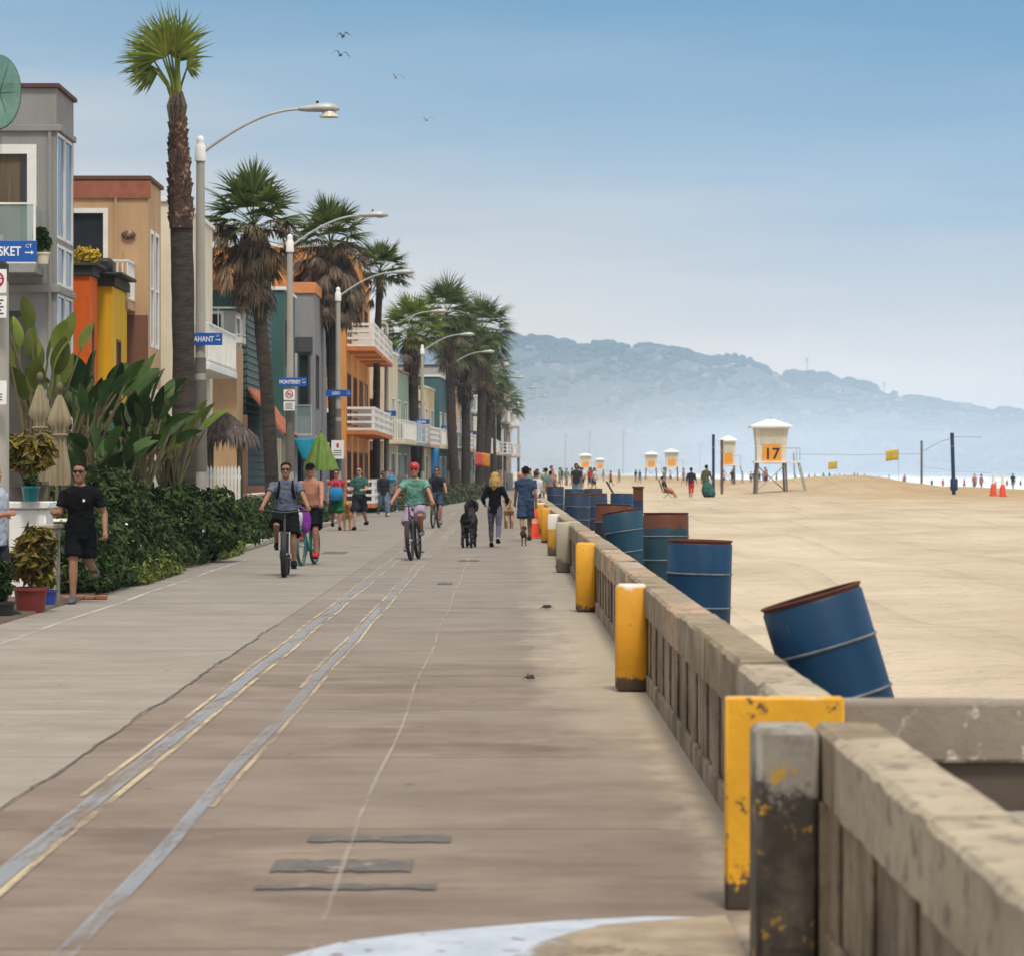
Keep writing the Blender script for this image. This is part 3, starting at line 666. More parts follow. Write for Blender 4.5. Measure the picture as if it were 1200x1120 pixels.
def panel_sign(X, Y, z, w, h, label, kind, cat='sign'):
    t = thing('notice_sign', label, cat, (X, Y, z), 0, 'white notice signs on the lamp posts')
    q = MB(); q.box(-w/2, w/2, -.006, .006, -h/2, h/2, .003); q.build('plate', m_signw, t)
    q = MB(); q.box(-.02, .02, .0065, .07, -.02, .02); q.build('bracket', m_dark, t)
    if kind == 'no':
        q = MB(); q.torus((0, -.008, .02), min(w, h)*.34, .012, 'Y', 24, 4); q.tube([V(-w*.22, -.009, w*.22+.02), V(w*.22, -.009, -w*.22+.02)], .012, 6); q.build('symbol', m_red, t)
        q = MB(); q.torus((-.05, -.0065, .0), .035, .006, 'Y', 16, 4); q.torus((.05, -.0065, .0), .035, .006, 'Y', 16, 4); q.tube([V(-.05, -.0065, 0), V(0, -.0065, .06), V(.05, -.0065, 0)], .005, 5); q.build('emblem', m_blk, t)
    elif kind == 'text':
        q = MB()
        for i in range(5): q.box(-w*.36, w*(.36-.1*(i % 2)), -.009, -.0065, h*.3-i*h*.15-h*.03, h*.3-i*h*.15+h*.03)
        q.build('lettering', m_blk, t, False)
    else:
        q = MB(); q.box(-w*.1, w*.1, -.009, -.0065, h*.1, h*.34); q.build('symbol', m_red, t, False)
        q = MB()
        for i in range(3): q.box(-w*.3, w*.3, -.009, -.0065, -h*.06-i*h*.12-h*.02, -h*.06-i*h*.12+h*.02)
        q.build('lettering', m_blk, t, False)
    return t
lamps = [(62.5, 'tall street lamp with bowl head beside the tall single palm'), (88.5, 'second full street lamp with white notices on its pole'), (114, 'third street lamp standing against the shaggy brown palm'),
         (142, 'fourth street lamp next to the thin palm trunk'), (166, 'fifth street lamp in front of the first far palm'), (190, 'sixth street lamp rising between the far palm crowns'), (214, 'seventh street lamp right of the far palm crowns'), (242, 'eighth small street lamp near the end of the row'), (272, 'ninth tiny street lamp at the far end of the row'), (304, 'last and smallest street lamp before the hazy hill')]
LX = {}
for Y, lb in lamps: LX[Y] = lamp(Y, lb)[1]
LX[36.5] = -6.0
t = thing('sign_post', 'grey sign post at the left picture edge carrying the nearest street sign', 'sign post', (-6.0, 36.5, 0))
q = MB(); q.lathe([(.11, 0), (.105, 3.35), (.10, 3.95)], 16, cap=True); q.build('pole', m_pole, t); q = MB(); q.lathe([(.104, 3.951), (.104, 4.15), (.05, 4.2)], 16, cap=True); q.build('band', m_poled, t); q = MB(); q.lathe([(.045, 4.15), (.04, 4.5)], 12, cap=True); q.build('stub', m_metal, t)
court_sign(LX[36.5], 36.5, 1.7+256/98.6, 'NANTASKET', .88, 'blue street sign ending in SKET on the nearest sign post', .02, .155)
court_sign(LX[62.5], 62.5, 1.7+154/57.6, 'NAHANT', .66, 'blue street sign NAHANT on the lamp beside the tall palm', .13, .15)
court_sign(LX[88.5], 88.5, 1.7+104/40.7, 'MONTEREY', .80, 'blue street sign above two white notices', .10, .15)
court_sign(LX[114], 114, 1.7+91/31.6, 'LIDO', .92, 'wide blue street sign on the lamp by the shaggy palm', .02, .16)
for Y, w in ((142, .9), (166, .8), (190, 1.0), (214, .9), (242, .9)):
    court_sign(LX[Y], Y, 4.35, None, w, 'small far blue street sign on the lamp %s' % {142: 'beside the thin palm', 166: 'under the first far palm crown', 190: 'above the red and orange banner', 214: 'just right of the banner', 242: 'nearest the end of the row'}[Y])
Y = 36.4; s_ = F/Y
panel_sign(LX[36.5], Y-.2, 1.7+(552-331)/s_, .25, .28, 'white sign with a red ring on the nearest sign post', 'no')
panel_sign(LX[36.5], Y-.2, 1.7+(552-361)/s_, .25, .26, 'white lettered sign just under the red ring sign', 'text')
panel_sign(LX[36.5], Y-.2, 1.7+(552-461)/s_, .25, .28, 'lowest small white sign with red symbol on the nearest sign post', 'sym')
panel_sign(LX[88.5], 88.2, 1.7+(552-463)/40.8, .32, .30, 'white no cycling sign under the second blue court sign', 'no')
panel_sign(LX[88.5], 88.2, 1.7+(552-476)/40.8, .32, .26, 'white lettered plate right below the no cycling sign', 'text')
panel_sign(LX[114], 113.7, 1.7+(552-527)/31.7, .47, .68, 'large white notice low on the lamp by the shaggy palm', 'sym')
# ------------------------------------------------------------------ vegetation
def strip_leaf(mb, p, d, side, up, L, w, droop, n=3, fold=.0):
    vs = []; q = p.copy(); dd = d.copy()
    for i in range(n+1):
        t = i/n; ww = w*(1-t)**.7*(.35+.65*min(1, t*4+.3)) if t < 1 else w*.02
        vs += [q-side*ww/2, q+side*ww/2]
        dd = (dd-V(0, 0, 1)*droop/n).normalized(); q = q+dd*L/n
    mb.add(vs, [(2*i, 2*i+1, 2*i+3, 2*i+2) for i in range(n)])
def fan_frond(mb, p, d, pet, L, n, spread, rnd, droop=.5, up=None, pw=.035, w=.115):
    d = d.normalized(); up = up or V(0, 0, 1)
    side = d.cross(up)
    if side.length < .05: side = V(1, 0, 0)
    side.normalize()
    mid = p+d*pet*.5; tip = p+d*pet-V(0, 0, pet*.06)
    mb.tube([p, mid, tip], [pw*.6, pw*.42, pw*.35], 4)
    for k in range(n):
        a = R(spread)*(2*(k+.5)/n-1)*rnd.uniform(.95, 1.05)
        dk = d*math.cos(a)+side*math.sin(a); nn = (side*math.cos(a)-d*math.sin(a))
        cup = d.cross(side)
        l = L*(1-.25*abs(a)/R(spread))*rnd.uniform(.85, 1.08)
        strip_leaf(mb, tip, (dk-cup*.0+V(0, 0, rnd.uniform(-.05, .05))).normalized(), (nn+cup*rnd.uniform(-.5, .5)).normalized(), up, l, w, droop*rnd.uniform(.6, 1.5), 3)
def palm(name, label, X, Y, h, lean, crown, skirt, seed, trunk_r=(.30, .2), rough=None, lx=1.0):
    rnd = random.Random(seed)
    t = thing(name, label, 'palm tree', (X, Y, 0), 0, 'fan palms along the promenade')
    base = V(0, 0, 0); top = V(lean, 0, h)
    N = 26; mb = MB(); pts = []; rad = []
    for i in range(N+1):
        u = i/N; pts.append(V(lean*u**lx+.05*math.sin(u*5+seed), .04*math.sin(u*4+seed), -.1+(h+.1)*u)); rad.append((trunk_r[0]+(trunk_r[1]-trunk_r[0])*u**.6)*(1.35-.35*min(1, u*9))*rnd.uniform(.97, 1.03)*(1 if not rough or h*u < rough[0] else 1-.52*(h*u-rough[0])/(rough[1]-rough[0])))
    rr = []
    for i, (p, r) in enumerate(zip(pts, rad)): rr.append([p+V(r*math.cos(k*PI/7)*rnd.uniform(.96, 1.04), r*math.sin(k*PI/7)*rnd.uniform(.96, 1.04), 0) for k in range(14)])
    mb.rings(rr); mb.build('trunk', m_bark, t, True, 60)
    if rough:                                     # old leaf bases left on the upper trunk
        z0, z1 = rough; q = MB(); z = z0
        while z < z1:
            u = z/h; c = V(lean*u**lx+.05*math.sin(u*5+seed), 0, z); r = .235-.12*(z-z0)/(z1-z0)
            bulge = .03*math.sin(PI*min(1, (z-z0)/(z1-z0)))
            for k in range(11):
                a = rnd.uniform(0, 2*PI); d = V(math.cos(a), math.sin(a), 0); s_ = V(-math.sin(a), math.cos(a), 0); zz = rnd.uniform(0, .12)
                p = c+d*(r-.03+bulge)+V(0, 0, zz); o_ = rnd.uniform(.03, .09)
                q.add([p-s_*.055, p+s_*.055, p+s_*.02+d*o_+V(0, 0, .22), p-s_*.02+d*o_+V(0, 0, .22)], [(0, 1, 2, 3)])
                q.add([p-s_*.055, p-s_*.02+d*o_+V(0, 0, .22), p-s_*.03+V(0, 0, .25)], [(0, 1, 2)])
            z += .085
        q.cur = 1; bl = []
        for i in range(12):
            u = (z0+(z1-z0)*i/11)/h; c = V(lean*u**lx+.05*math.sin(u*5+seed), 0, u*h); r = .24-.12*i/11+.02*math.sin(PI*i/11)
            bl.append([c+V(r*math.cos(k*PI/8), r*math.sin(k*PI/8), 0) for k in range(16)])
        q.rings(bl)
        q.build('leaf_base_skirt', [m_barkr, m_barkr], t, False)
    if skirt:                                     # thatch of dead fronds hanging round the trunk
        sl, sr, ns, mat = skirt; q = MB()
        for i in range(ns):
            a = rnd.uniform(0, 2*PI); u = rnd.random(); prof_ = sr*(min(1, .35+u*1.7)*(1-.5*u) if sr < 1.2 else min(1, .3+1.1*u)*(1-.25*u**4))
            c = V(lean*.97, 0, h+.1-sl*u*.82); d = V(math.cos(a), math.sin(a), 0)
            p = c+d*prof_*rnd.uniform(.45, 1.0); l = rnd.uniform(.45, 1.0)*(.6+.12*sl)
            dd = (V(0, 0, -1)+d*rnd.uniform(-.28, .22)+V(rnd.uniform(-.2, .2), rnd.uniform(-.2, .2), 0)).normalized(); sd_ = V(-math.sin(a), math.cos(a), 0)
            sd_ = (sd_+d*rnd.uniform(-.8, .8)).normalized()
            if i % 9 == 0: fan_frond(q, p, (d*.55-V(0, 0, 1)).normalized(), .2, l*.8, 9, 60, rnd, .4, w=.05)
            else: strip_leaf(q, p, dd, sd_, V(0, 0, 1), l, rnd.uniform(.06, .15), .15, 2)
        q.build('dead_frond_skirt', mat, t, False)
    q = MB(); q2 = MB(); crown(q, q2, V(lean, 0, h), rnd)
    q.build('crown', m_palmy if 'bright' in label else m_palm, t, False)
    if q2.v: q2.build('dry_fronds', m_palmd if 'orange' not in label else m_palmo, t, False)
    return t
def crown_round(n, pet, L, wind=V(0, 0, 0), lo=-.5, hi=1.0, dead=0, leaf=20):
    def f(q, q2, c, rnd):
        for i in range(n):
            a = i*2.39996+rnd.uniform(-.2, .2); z = lo+(hi-lo)*((i+.5)/n)
            d = V(math.cos(a)*math.sqrt(max(.02, 1-min(.98, z*z))), math.sin(a)*math.sqrt(max(.02, 1-min(.98, z*z))), z)+wind*rnd.uniform(.6, 1.2)
            fan_frond(q, c+V(0, 0, .05+.2*max(z, 0)), d, pet*rnd.uniform(.8, 1.15), L*rnd.uniform(.85, 1.1), leaf, rnd.uniform(75, 105), rnd, .55-.2*z)
        for i in range(dead):
            a = rnd.uniform(0, 2*PI); z = rnd.uniform(-.85, .38); d = V(math.cos(a), math.sin(a), z)+wind*rnd.uniform(0, 2)
            fan_frond(q2, c-V(0, 0, .1+.5*rnd.random()*(z < 0)), d, pet*rnd.uniform(.5, 1.45), L*rnd.uniform(.7, 1.0), leaf-5, rnd.uniform(35, 80), rnd, rnd.uniform(.7, 2.2), w=.07)
    return f
def crown_wind(q, q2, c, rnd):                    # few fronds blown up and to the left
    for tx, ty, tz, fx, fz, L, sp_ in ((-.30, .1, 1.05, -.75, .65, .95, 62), (-.12, -.1, 1.22, -.35, .95, .95, 62), (.06, .1, 1.25, .05, 1, .9, 62), (-.45, -.1, .95, -.95, .25, .8, 58), (-.40, .2, .80, -.9, -.25, .75, 55), (.08, -.2, 1.02, .4, .85, .6, 60), (.2, .1, .85, .75, .15, .36, 70), (-.2, -.25, 1.0, -.55, .8, .95, 62), (.0, -.3, 1.1, -.1, 1, .9, 65), (-.5, .2, .85, -.75, -.6, .6, 50), (.02, .3, 1.0, .3, .9, .9, 60), (-.22, .3, 1.15, -.6, .75, .95, 60)):
        p = c+V(tx, ty, tz); q.tube([c-V(0, 0, .1), c+V(tx*.4, ty*.4, tz*.55), p], [.045, .028, .018], 5)
        f = V(fx, ty*.5, fz).normalized(); side = f.cross(V(.2, 1, .1)).normalized(); nrm = f.cross(side)
        for k in range(22):
            a = R(sp_)*(2*(k+.5)/22-1); dk = f*math.cos(a)+side*math.sin(a); nn = side*math.cos(a)-f*math.sin(a)
            strip_leaf(q, p, (dk+nrm*rnd.uniform(-.12, .12)+V(-.12, 0, 0)).normalized(), (nn+nrm*rnd.uniform(-.5, .5)).normalized(), None, L*(1-.2*abs(a)/R(sp_))*rnd.uniform(.8, 1.1), .075, rnd.uniform(.15, .5), 3)
    q.tube([c-V(0, 0, .2), c+V(0, 0, .5), c+V(.02, 0, 1.0)], [.13, .08, .03], 8)
    for k in range(9):
        a = k*.7; q2.tube([c+V(.1*math.cos(a), .1*math.sin(a), -.35), c+V(.17*math.cos(a), .17*math.sin(a), .05), c+V(.1*math.cos(a), .1*math.sin(a), .35)], [.05, .045, .015], 5)
palm('fan_palm', 'tall nearest palm with few bright wind blown fronds and rough red brown upper trunk', -6.25, 61.5, 8.95, -.32, crown_wind, None, 11, (.24, .22), (6.55, 8.95), .45)
palm('fan_palm', 'second palm with green crown and an orange brown skirt over its trunk', -6.75, 90, 8.75, -.62, crown_round(27, .95, 1.05, V(-.12, 0, .12), -.2, 1.15, 52, 24), (2.5, .78, 900, m_palmd), 12, (.22, .19))
palm('fan_palm', 'bulky third palm with a huge dark brown beard of dead fronds', -6.50, 117.5, 10.2, -.2, crown_round(26, 1.05, 1.15, V(-.05, 0, .12), -.05, 1.15, 70, 24), (3.2, 1.45, 1900, m_palmd), 13, (.25, .2))
palm('fan_palm', 'slim palm with a bare thin trunk and small ragged crown', -5.95, 140, 10.6, .25, crown_round(30, .9, .95, V(.1, 0, .1), -.35, 1.05, 12, 22), (.8, .3, 60, m_palmd), 14, (.2, .15))
palm('fan_palm', 'palm with a round bright green crown in front of the far palm cluster', -4.75, 168, 9.2, -.35, crown_round(44, 1.25, 1.25, V(-.1, 0, .05), -.45, 1.05, 8, 24), (3.1, .72, 420, m_palmd), 15, (.3, .25))
palm('fan_palm', 'tallest palm of the far cluster with dark grey green crown', -2.95, 186, 11.0, -.6, crown_round(46, 1.35, 1.4, V(0, 0, .05), -.55, 1.05, 14, 24), (3.6, .95, 520, m_palmd), 16, (.32, .26))
palm('fan_palm', 'far palm with broad dark crown at the right of the cluster', -1.7, 210, 11.2, .1, crown_round(50, 1.5, 1.5, V(.05, 0, .0), -.6, 1.0, 18, 24), (4.2, 1.1, 520, m_palmd), 17, (.34, .28))
palm('fan_palm', 'far palm half hidden between the two largest far crowns', -2.55, 200, 9.6, -.1, crown_round(42, 1.3, 1.35, V(0, 0, 0), -.5, 1.0, 14, 24), (4.0, 1.0, 460, m_palmd), 18, (.32, .26))
for i, (Y, px, h) in enumerate(((226, 570, 9.2), (238, 577, 8.6), (252, 573, 8.3), (268, 585, 8.1), (286, 590, 8.0), (310, 594, 7.8))):
    palm('fan_palm', 'dark far palm in the hazy row beyond the palm cluster', (px-592)*Y/F, Y, h, random.uniform(-.2, .2), crown_round(26, 1.25, 1.3, V(0, 0, 0), -.5, .95, 8, 16), (3.4, .8, 160, m_palmd), 30+i, (.32, .26))
for o in S.objects:
    if o.get('label') == 'dark far palm in the hazy row beyond the palm cluster': o['group'] = 'far palms in the haze'
# leaf masses
def leaves(mb, cs, n, size, rnd, shell=.55, asp=2.0, upb=.3):
    tot = sum(r[0]*r[1]+r[1]*r[2]+r[0]*r[2] for _, r in cs)
    for c, r in cs:
        for i in range(int(n*(r[0]*r[1]+r[1]*r[2]+r[0]*r[2])/tot)):
            d = V(rnd.gauss(0, 1), rnd.gauss(0, 1), rnd.gauss(0, 1)).normalized(); k = shell+(1-shell)*rnd.random()**.5
            k *= 1+.18*math.sin(d.x*7+c[0]*3)*math.sin(d.z*6+c[1])
            p = V(c[0]+d.x*r[0]*k, c[1]+d.y*r[1]*k, c[2]+d.z*r[2]*k)
            if p.z < .02: p.z = rnd.uniform(.02, .15)
            nn = (d+V(rnd.gauss(0, .5), rnd.gauss(0, .5), rnd.gauss(0, .5)+upb)).normalized()
            a = nn.orthogonal().normalized(); a.rotate(Matrix.Rotation(rnd.uniform(0, 2*PI), 3, nn)); b_ = nn.cross(a)
            s_ = size*rnd.uniform(.6, 1.3)
            mb.add([p-a*s_*asp/2, p-b_*s_*.4+nn*s_*.1, p+a*s_*asp/2-nn*s_*.25, p+b_*s_*.4+nn*s_*.1], [(0, 1, 2, 3)])
def hedge(name, label, y0, y1, x, w, h, seed, mat, n, size=.075, spots=0):
    rnd = random.Random(seed); t = thing(name, label, 'hedge', (x+bend((y0+y1)/2), y0, 0), 0)
    if y0 > 120: t.rotation_euler = (0, 0, -math.atan(.042))
    cs = []; y = 0
    while y < y1-y0:
        hh = h*rnd.uniform(.62, 1.12); r = rnd.uniform(.3, .6)
        cs.append(((rnd.uniform(-.1, .1)*w, y, hh*.52), (w*.55*rnd.uniform(.8, 1.1), r, hh*.52)))
        if rnd.random() < .7: cs.append(((w*.38, y+.2, hh*.25), (w*.28, r*.8, hh*.27)))
        y += r*1.05
    q = MB(); leaves(q, cs, n, size, rnd); q.build('foliage', mat, t, False)
    q = MB()
    for c, r in cs[::2]:
        for k in range(3): q.tube([V(c[0]+rnd.uniform(-.1, .1), c[1], -.1), V(c[0]+rnd.uniform(-.3, .3)*w, c[1]+rnd.uniform(-.2, .2), c[2]*1.4)], [.018, .008], 4)
    if y0 < 120: q.build('stem', m_stem, t)
    if spots:
        q = MB(); leaves(q, [((c[0]+.1, c[1], c[2]), (r[0]*1.05, r[1], r[2])) for c, r in cs], spots, .05, rnd, .95, 1.1); q.build('flowers', m_white, t, False)
    return t
hedge('hedge', 'dark green leafy hedge right behind the jogger', 42.2, 53, -6.1, 1.05, 1.10, 1, m_leafd, 15000, .075, 50)
hedge('hedge', 'hedge with white flowers below the tall nearest palm', 53.3, 64, -6.15, 1.1, 1.06, 2, M('mid_green_leaf', (.045, .085, .018), (.025, .052, .012), 1.4, .6, spec=.25, island=.6, c3=(.12, .15, .035), s3=2, t3=.55, trans=.2), 13000, .075, 90)
hedge('hedge', 'low hedge in front of the white picket fence', 64.4, 80, -6.2, 1.1, 1.0, 3, m_leafd, 13000, .08, 90)
hedge('hedge', 'hedge beside the two nearest cyclists', 80.4, 98, -6.2, 1.0, .95, 4, m_leafd, 10000, .09)
hedge('hedge', 'rough olive hedge behind the group of walkers', 128, 150, -6.0, 1.3, .95, 5, M('olive_leaf', (.085, .09, .035), (.06, .07, .025), 1, .7, island=.4), 9000, .10)
hedge('hedge', 'farthest clipped hedge running towards the end of the promenade', 151, 205, -6.0, 1.3, .9, 6, M('grey_green_leaf', (.075, .085, .04), (.055, .065, .03), 1, .7, island=.4), 9000, .13)
hedge('groundcover_shrub', 'low yellow green shrubs at the foot of the dark hedge', 45.5, 51.5, -5.62, .45, .42, 7, m_leafy, 3500, .06)
hedge('groundcover_shrub', 'small yellow orange shrub at the edging stones under the hedge', 59, 63.5, -5.6, .4, .4, 8, m_leafy, 1800, .06)
for o in (S.objects['groundcover_shrub'], S.objects['groundcover_shrub.001']): o['category'] = 'shrub'
k = MB()
for y in [57+1.1*i for i in range(40)]:
    k.box(-5.63, -5.5, y, y+1.08, 0, .12+random.uniform(-.02, .03), .02)
tag(k.build('kerb_edging', m_conc), 'low row of concrete edging stones along the hedge', 'edging')
def paddle(mb, p, d, pet, L, w, droop, rnd, mbs):
    d = d.normalized(); side = d.cross(V(0, 0, 1))
    if side.length < .1: side = V(1, 0, 0)
    side.normalize(); side.rotate(Matrix.Rotation(rnd.uniform(-.9, .9), 3, d))
    q = p.copy(); dd = d.copy(); pts = [q.copy()]
    for i in range(3): q = q+dd*pet/3; dd = (dd+V(d.x, d.y, 0)*.06).normalized(); pts.append(q.copy())
    mbs.tube(pts, [.035, .028, .022, .016], 5)
    n = 8; vs = []
    up = side.cross(dd)
    for i in range(n+1):
        t = i/n; ww = w*math.sin(PI*(.06+.92*t))**.75*(1-.25*t)
        up = side.cross(dd).normalized()
        vs += [q-side*ww/2+up*ww*.14, q.copy(), q+side*ww/2+up*ww*.14]
        dd = (dd+(V(d.x, d.y, 0)*.25-V(0, 0, 1)*droop)/n).normalized(); q = q+dd*L/n
    fs = []
    for i in range(n):
        for j in (0, 1): fs.append((3*i+j, 3*i+j+1, 3*i+j+4, 3*i+j+3))
    mb.add(vs, fs)
def big_plant(name, label, X, Y, z, n, h, L, w, spread, seed, mat, trunks=2, cat='plant'):
    rnd = random.Random(seed); t = thing(name, label, cat, (X, Y, z)); q = MB(); s_ = MB(); k = MB()
    bases = []
    for i in range(trunks):
        b_ = V(rnd.uniform(-.3, .3)*spread, rnd.uniform(-.3, .3)*spread, 0); tp = b_+V(rnd.uniform(-.2, .2), rnd.uniform(-.2, .2), h*.38)
        k.tube([b_, (b_+tp)/2, tp], [.10, .085, .07], 8); bases.append(tp)
    for i in range(n):
        b_ = bases[i % trunks]; a = i*2.4+rnd.uniform(-.3, .3); z_ = rnd.uniform(.9, 2.6)
        d = V(math.cos(a)*spread*.8, math.sin(a)*spread*.8, z_)
        paddle(q, b_, d, h*rnd.uniform(.22, .48), L*rnd.uniform(.75, 1.15), w*rnd.uniform(.8, 1.15), rnd.uniform(.2, .9), rnd, s_)
    q.build('foliage', mat, t, True, 80); s_.build('leaf_stem', m_stem, t); k.build('trunk', m_stem, t); return t
def P(px, py, Y): return at(px, py, Y)
def bp(label, px, Y, top, n, L, w, spread, seed, mat, tr=2):
    X = (px-592)*Y/F; h = 1.7+(552-top)*Y/F
    return big_plant('paddle_leaf_plant', label, X, Y, 0, n, h, L, w, spread, seed, mat, tr)
bp('tall bright paddle leaf plant in front of the grey house wall', 50, 48.5, 335, 22, 10*.055, .30, .40, 21, m_bopl, 3)
bp('dark paddle leaf plant behind the closed beige parasols', 78, 52.5, 400, 36, .58, .28, .75, 22, m_bop, 4)
bp('large broad leaf plant below the orange and yellow house', 133, 56, 415, 44, .70, .40, .9, 23, m_bop, 5)
bp('dense shadowed paddle leaf clump left of the tall palm', 160, 53, 440, 40, .58, .30, .9, 24, m_bop, 4)
bp('light green paddle leaf plant at the foot of the tall palm', 200, 57, 452, 32, .54, .28, .65, 25, m_bopl, 4)
bp('low dark paddle leaf plant right behind the jogger', 108, 50.5, 485, 34, .52, .27, .85, 26, m_bop, 4)
def shrub(label, X, Y, z, cs, n, size, mat, seed):
    rnd = random.Random(seed); t = thing('shrub', label, 'shrub', (X, Y, z)); q = MB(); leaves(q, cs, n, size, rnd); q.build('foliage', mat, t, False)
    q = MB()
    for c, r in cs: q.tube([V(0, 0, 0), V(*c)], [.025, .01], 5)
    q.build('stem', m_stem, t); return t
shrub('dark rounded bush filling the gap below the broad leaf plant', -7.0, 54.5, 0, [((0, 0, .8), (1.0, .9, .8)), ((.9, 1, .7), (.8, .9, .7)), ((-.8, .5, .9), (.7, .8, .9)), ((1.2, 3, .7), (.9, 1, .75))], 7500, .11, m_leafd, 31)
shrub('clipped grey green bush just behind the jogger\'s head', -6.35, 48.5, 0, [((0, 0, .9), (.55, .6, .95)), ((.25, .8, .8), (.5, .7, .85))], 4500, .07, m_leafd, 32)
def potted(label, X, Y, z, pr, ph, potmat, fr, fh, seed, leafm, size=.085):
    t = thing('potted_plant', label, 'potted plant', (X, Y, z), 0, 'potted plants by the white planter')
    q = MB(); q.lathe([(0, 0), (pr*.78, 0), (pr*.95, ph*.85), (pr*1.07, ph*.86), (pr*1.07, ph), (pr*.93, ph), (pr*.9, ph*.9), (0, ph*.9)], 24); q.build('pot', potmat, t, True, 35)
    rnd = random.Random(seed); cs = [((rnd.uniform(-.5, .5)*fr, rnd.uniform(-.4, .4)*fr, ph+fh*rnd.uniform(.3, .8)), (fr*.5, fr*.5, fh*.27)) for i in range(7)]
    q = MB(); leaves(q, cs, 900, size, rnd, .4, 2.6, .6); q.build('foliage', leafm, t, False)
    q = MB()
    for c, r in cs: q.tube([V(0, 0, ph*.88), V(*c)], [.015, .006], 5)
    q.build('stem', m_stem, t); return t
potted('yellow green croton in a red clay pot on the pavement edge', (36-592)*37/F, 37, .01, .21, .30, M('red_pot', (.22, .035, .025), (.16, .025, .02), 3, .5), .34, .78, 41, m_croton)
potted('croton with orange leaves in a dark pot on the white planter', (32-592)*41.3/F, 41.3, 1.30, .27, .22, M('dark_brown_pot', (.07, .05, .045), None, 3, .6), .46, .75, 42, m_croton)
potted('small green plant in a blue glazed pot at the concrete pillar', (56-592)*38.6/F, 38.6, .01, .12, .20, M('cobalt_pot', (.02, .04, .25), (.03, .06, .32), 5, .25), .16, .25, 43, m_leafy, .05)
potted('bushy dark plant low at the left picture edge', (2-592)*35.6/F, 35.6, .01, .16, .18, M('black_pot', (.03, .03, .03), None, 3, .5), .22, .5, 44, m_leafd, .06)
t = thing('flower_pot', 'teal glazed pot without plant beside the orange leaved croton', 'pot', ((38-592)*41/F, 40.85, 1.3))
q = MB(); q.lathe([(0, 0), (.09, 0), (.12, .17), (.13, .18), (.13, .2), (.11, .2), (.1, .17), (0, .16)], 20); q.build('pot', M('teal_pot', (.01, .16, .17), (.01, .12, .14), 4, .25), t, True, 35)
q = MB(); leaves(q, [((0, 0, .27), (.1, .1, .1))], 90, .05, random.Random(4)); q.build('foliage', m_leafd, t, False)
t = thing('planter_wall', 'white stucco planter wall carrying the upper croton', 'planter', (-6.75, 41, 0))
q = MB(); q.box(-.9, .62, 0, .7, 0, 1.2, .02); q.build('wall', m_white, t); q = MB(); q.box(-.95, .67, -.05, .75, 1.201, 1.295, .015); q.build('coping', m_white, t)
t = thing('stone_pillar', 'short square concrete pillar behind the potted croton', 'pillar', ((54-592)*39.6/F, 39.4, 0))
q = MB(); q.box(-.165, .165, 0, .33, 0, .96, .015); q.build('shaft', m_conc, t); q = MB(); q.box(-.19, .19, -.025, .355, .961, 1.02, .015); q.build('cap', m_conc, t)
t = thing('clay_paving_edge', 'low red brick edging at the jogger\'s feet', 'edging', (-5.72, 40.6, 0))
q = MB()
for i in range(6): q.box(-.45+.15*i, -.31+.15*i, 0, .2, .006, .05+.01*(i % 2), .008)
q.build('brick', m_terra, t)
# closed parasols
m_par = M('beige_canvas', (.30, .25, .16), (.22, .18, .115), 2.5, .9, stretch=(3, 3, .4))
def parasol(label, X, Y, z0, z1, r, mat, seed, cap=True):
    rnd = random.Random(seed); t = thing('closed_parasol', label, 'parasol', (X, Y, 0), rnd.uniform(0, 1))
    q = MB(); q.tube([V(0, 0, 0), V(0, 0, z1+.05)], .022, 8); q.lathe([(.25, 0), (.25, .05), (.06, .09), (.05, .3)], 16, cap=True); q.build('pole', m_dark, t)
    H = z1-z0; rr = []
    for i in range(17):
        u = i/16; rad = r*(.10+.9*min(1, (u*3.2))**.8) if u < .34 else r*(.62+.12*math.sin(u*9)+.25*(u-.34))
        if .30 < u < .35: rad = r*1.0
        rr.append([V(rad*(1+.22*math.cos(8*a))*math.cos(a+.15*u), rad*(1+.22*math.cos(8*a))*math.sin(a+.15*u), z1-H*u) for a in [2*PI*k/48 for k in range(48)]])
    q = MB(); q.rings(rr); q.build('canopy', mat, t, True, 60)
    q = MB(); q.torus((0, 0, z1-H*.45), r*.72, .018, 'Z', 24, 6); q.build('tie', mat, t)
    q = MB(); q.ell((0, 0, z1+.1), (.05, .05, .07)); q.build('finial', m_stem, t); return t
parasol('left closed beige parasol, farther back of the pair', (47-592)*45/F, 45, 1.55, 1.7+(552-450)*45/F, .14, m_par, 1)
parasol('right closed beige parasol, in front of its twin', (70-592)*44/F, 44, 1.5, 1.7+(552-462)*44/F, .15, m_par, 2)
for i, (px, Y, col, nm) in enumerate(((131, 54.5, (.02, .14, .13), 'left'), (160, 55.5, (.02, .13, .14), 'right'))):
    parasol('%s of two slim closed teal parasols among the broad leaves' % nm, (px-592)*Y/F, Y, 1.2, 2.6, .09, M('teal_canvas', col, tuple(x*.7 for x in col), 3, .85), 5+i)
t = thing('closed_parasol', 'large drooping lime green parasol behind the cyclists', 'parasol', ((376-592)*101/F, 101, 0))
q = MB(); q.tube([V(0, 0, 0), V(0, 0, 3.0)], .025, 8); q.lathe([(.28, 0), (.28, .06), (.06, .1)], 16, cap=True); q.build('pole', m_dark, t)
q = MB(); q.rings([[V(r_*(1+.13*math.cos(8*a))*math.cos(a), r_*(1+.13*math.cos(8*a))*math.sin(a), z_+.05*math.cos(8*a)*(1.9-z_ if z_ < 1.9 else 0)) for a in [2*PI*k/64 for k in range(64)]] for r_, z_ in ((.03, 2.96), (.10, 2.86), (.24, 2.55), (.38, 2.2), (.50, 1.85), (.52, 1.72), (.47, 1.75))])
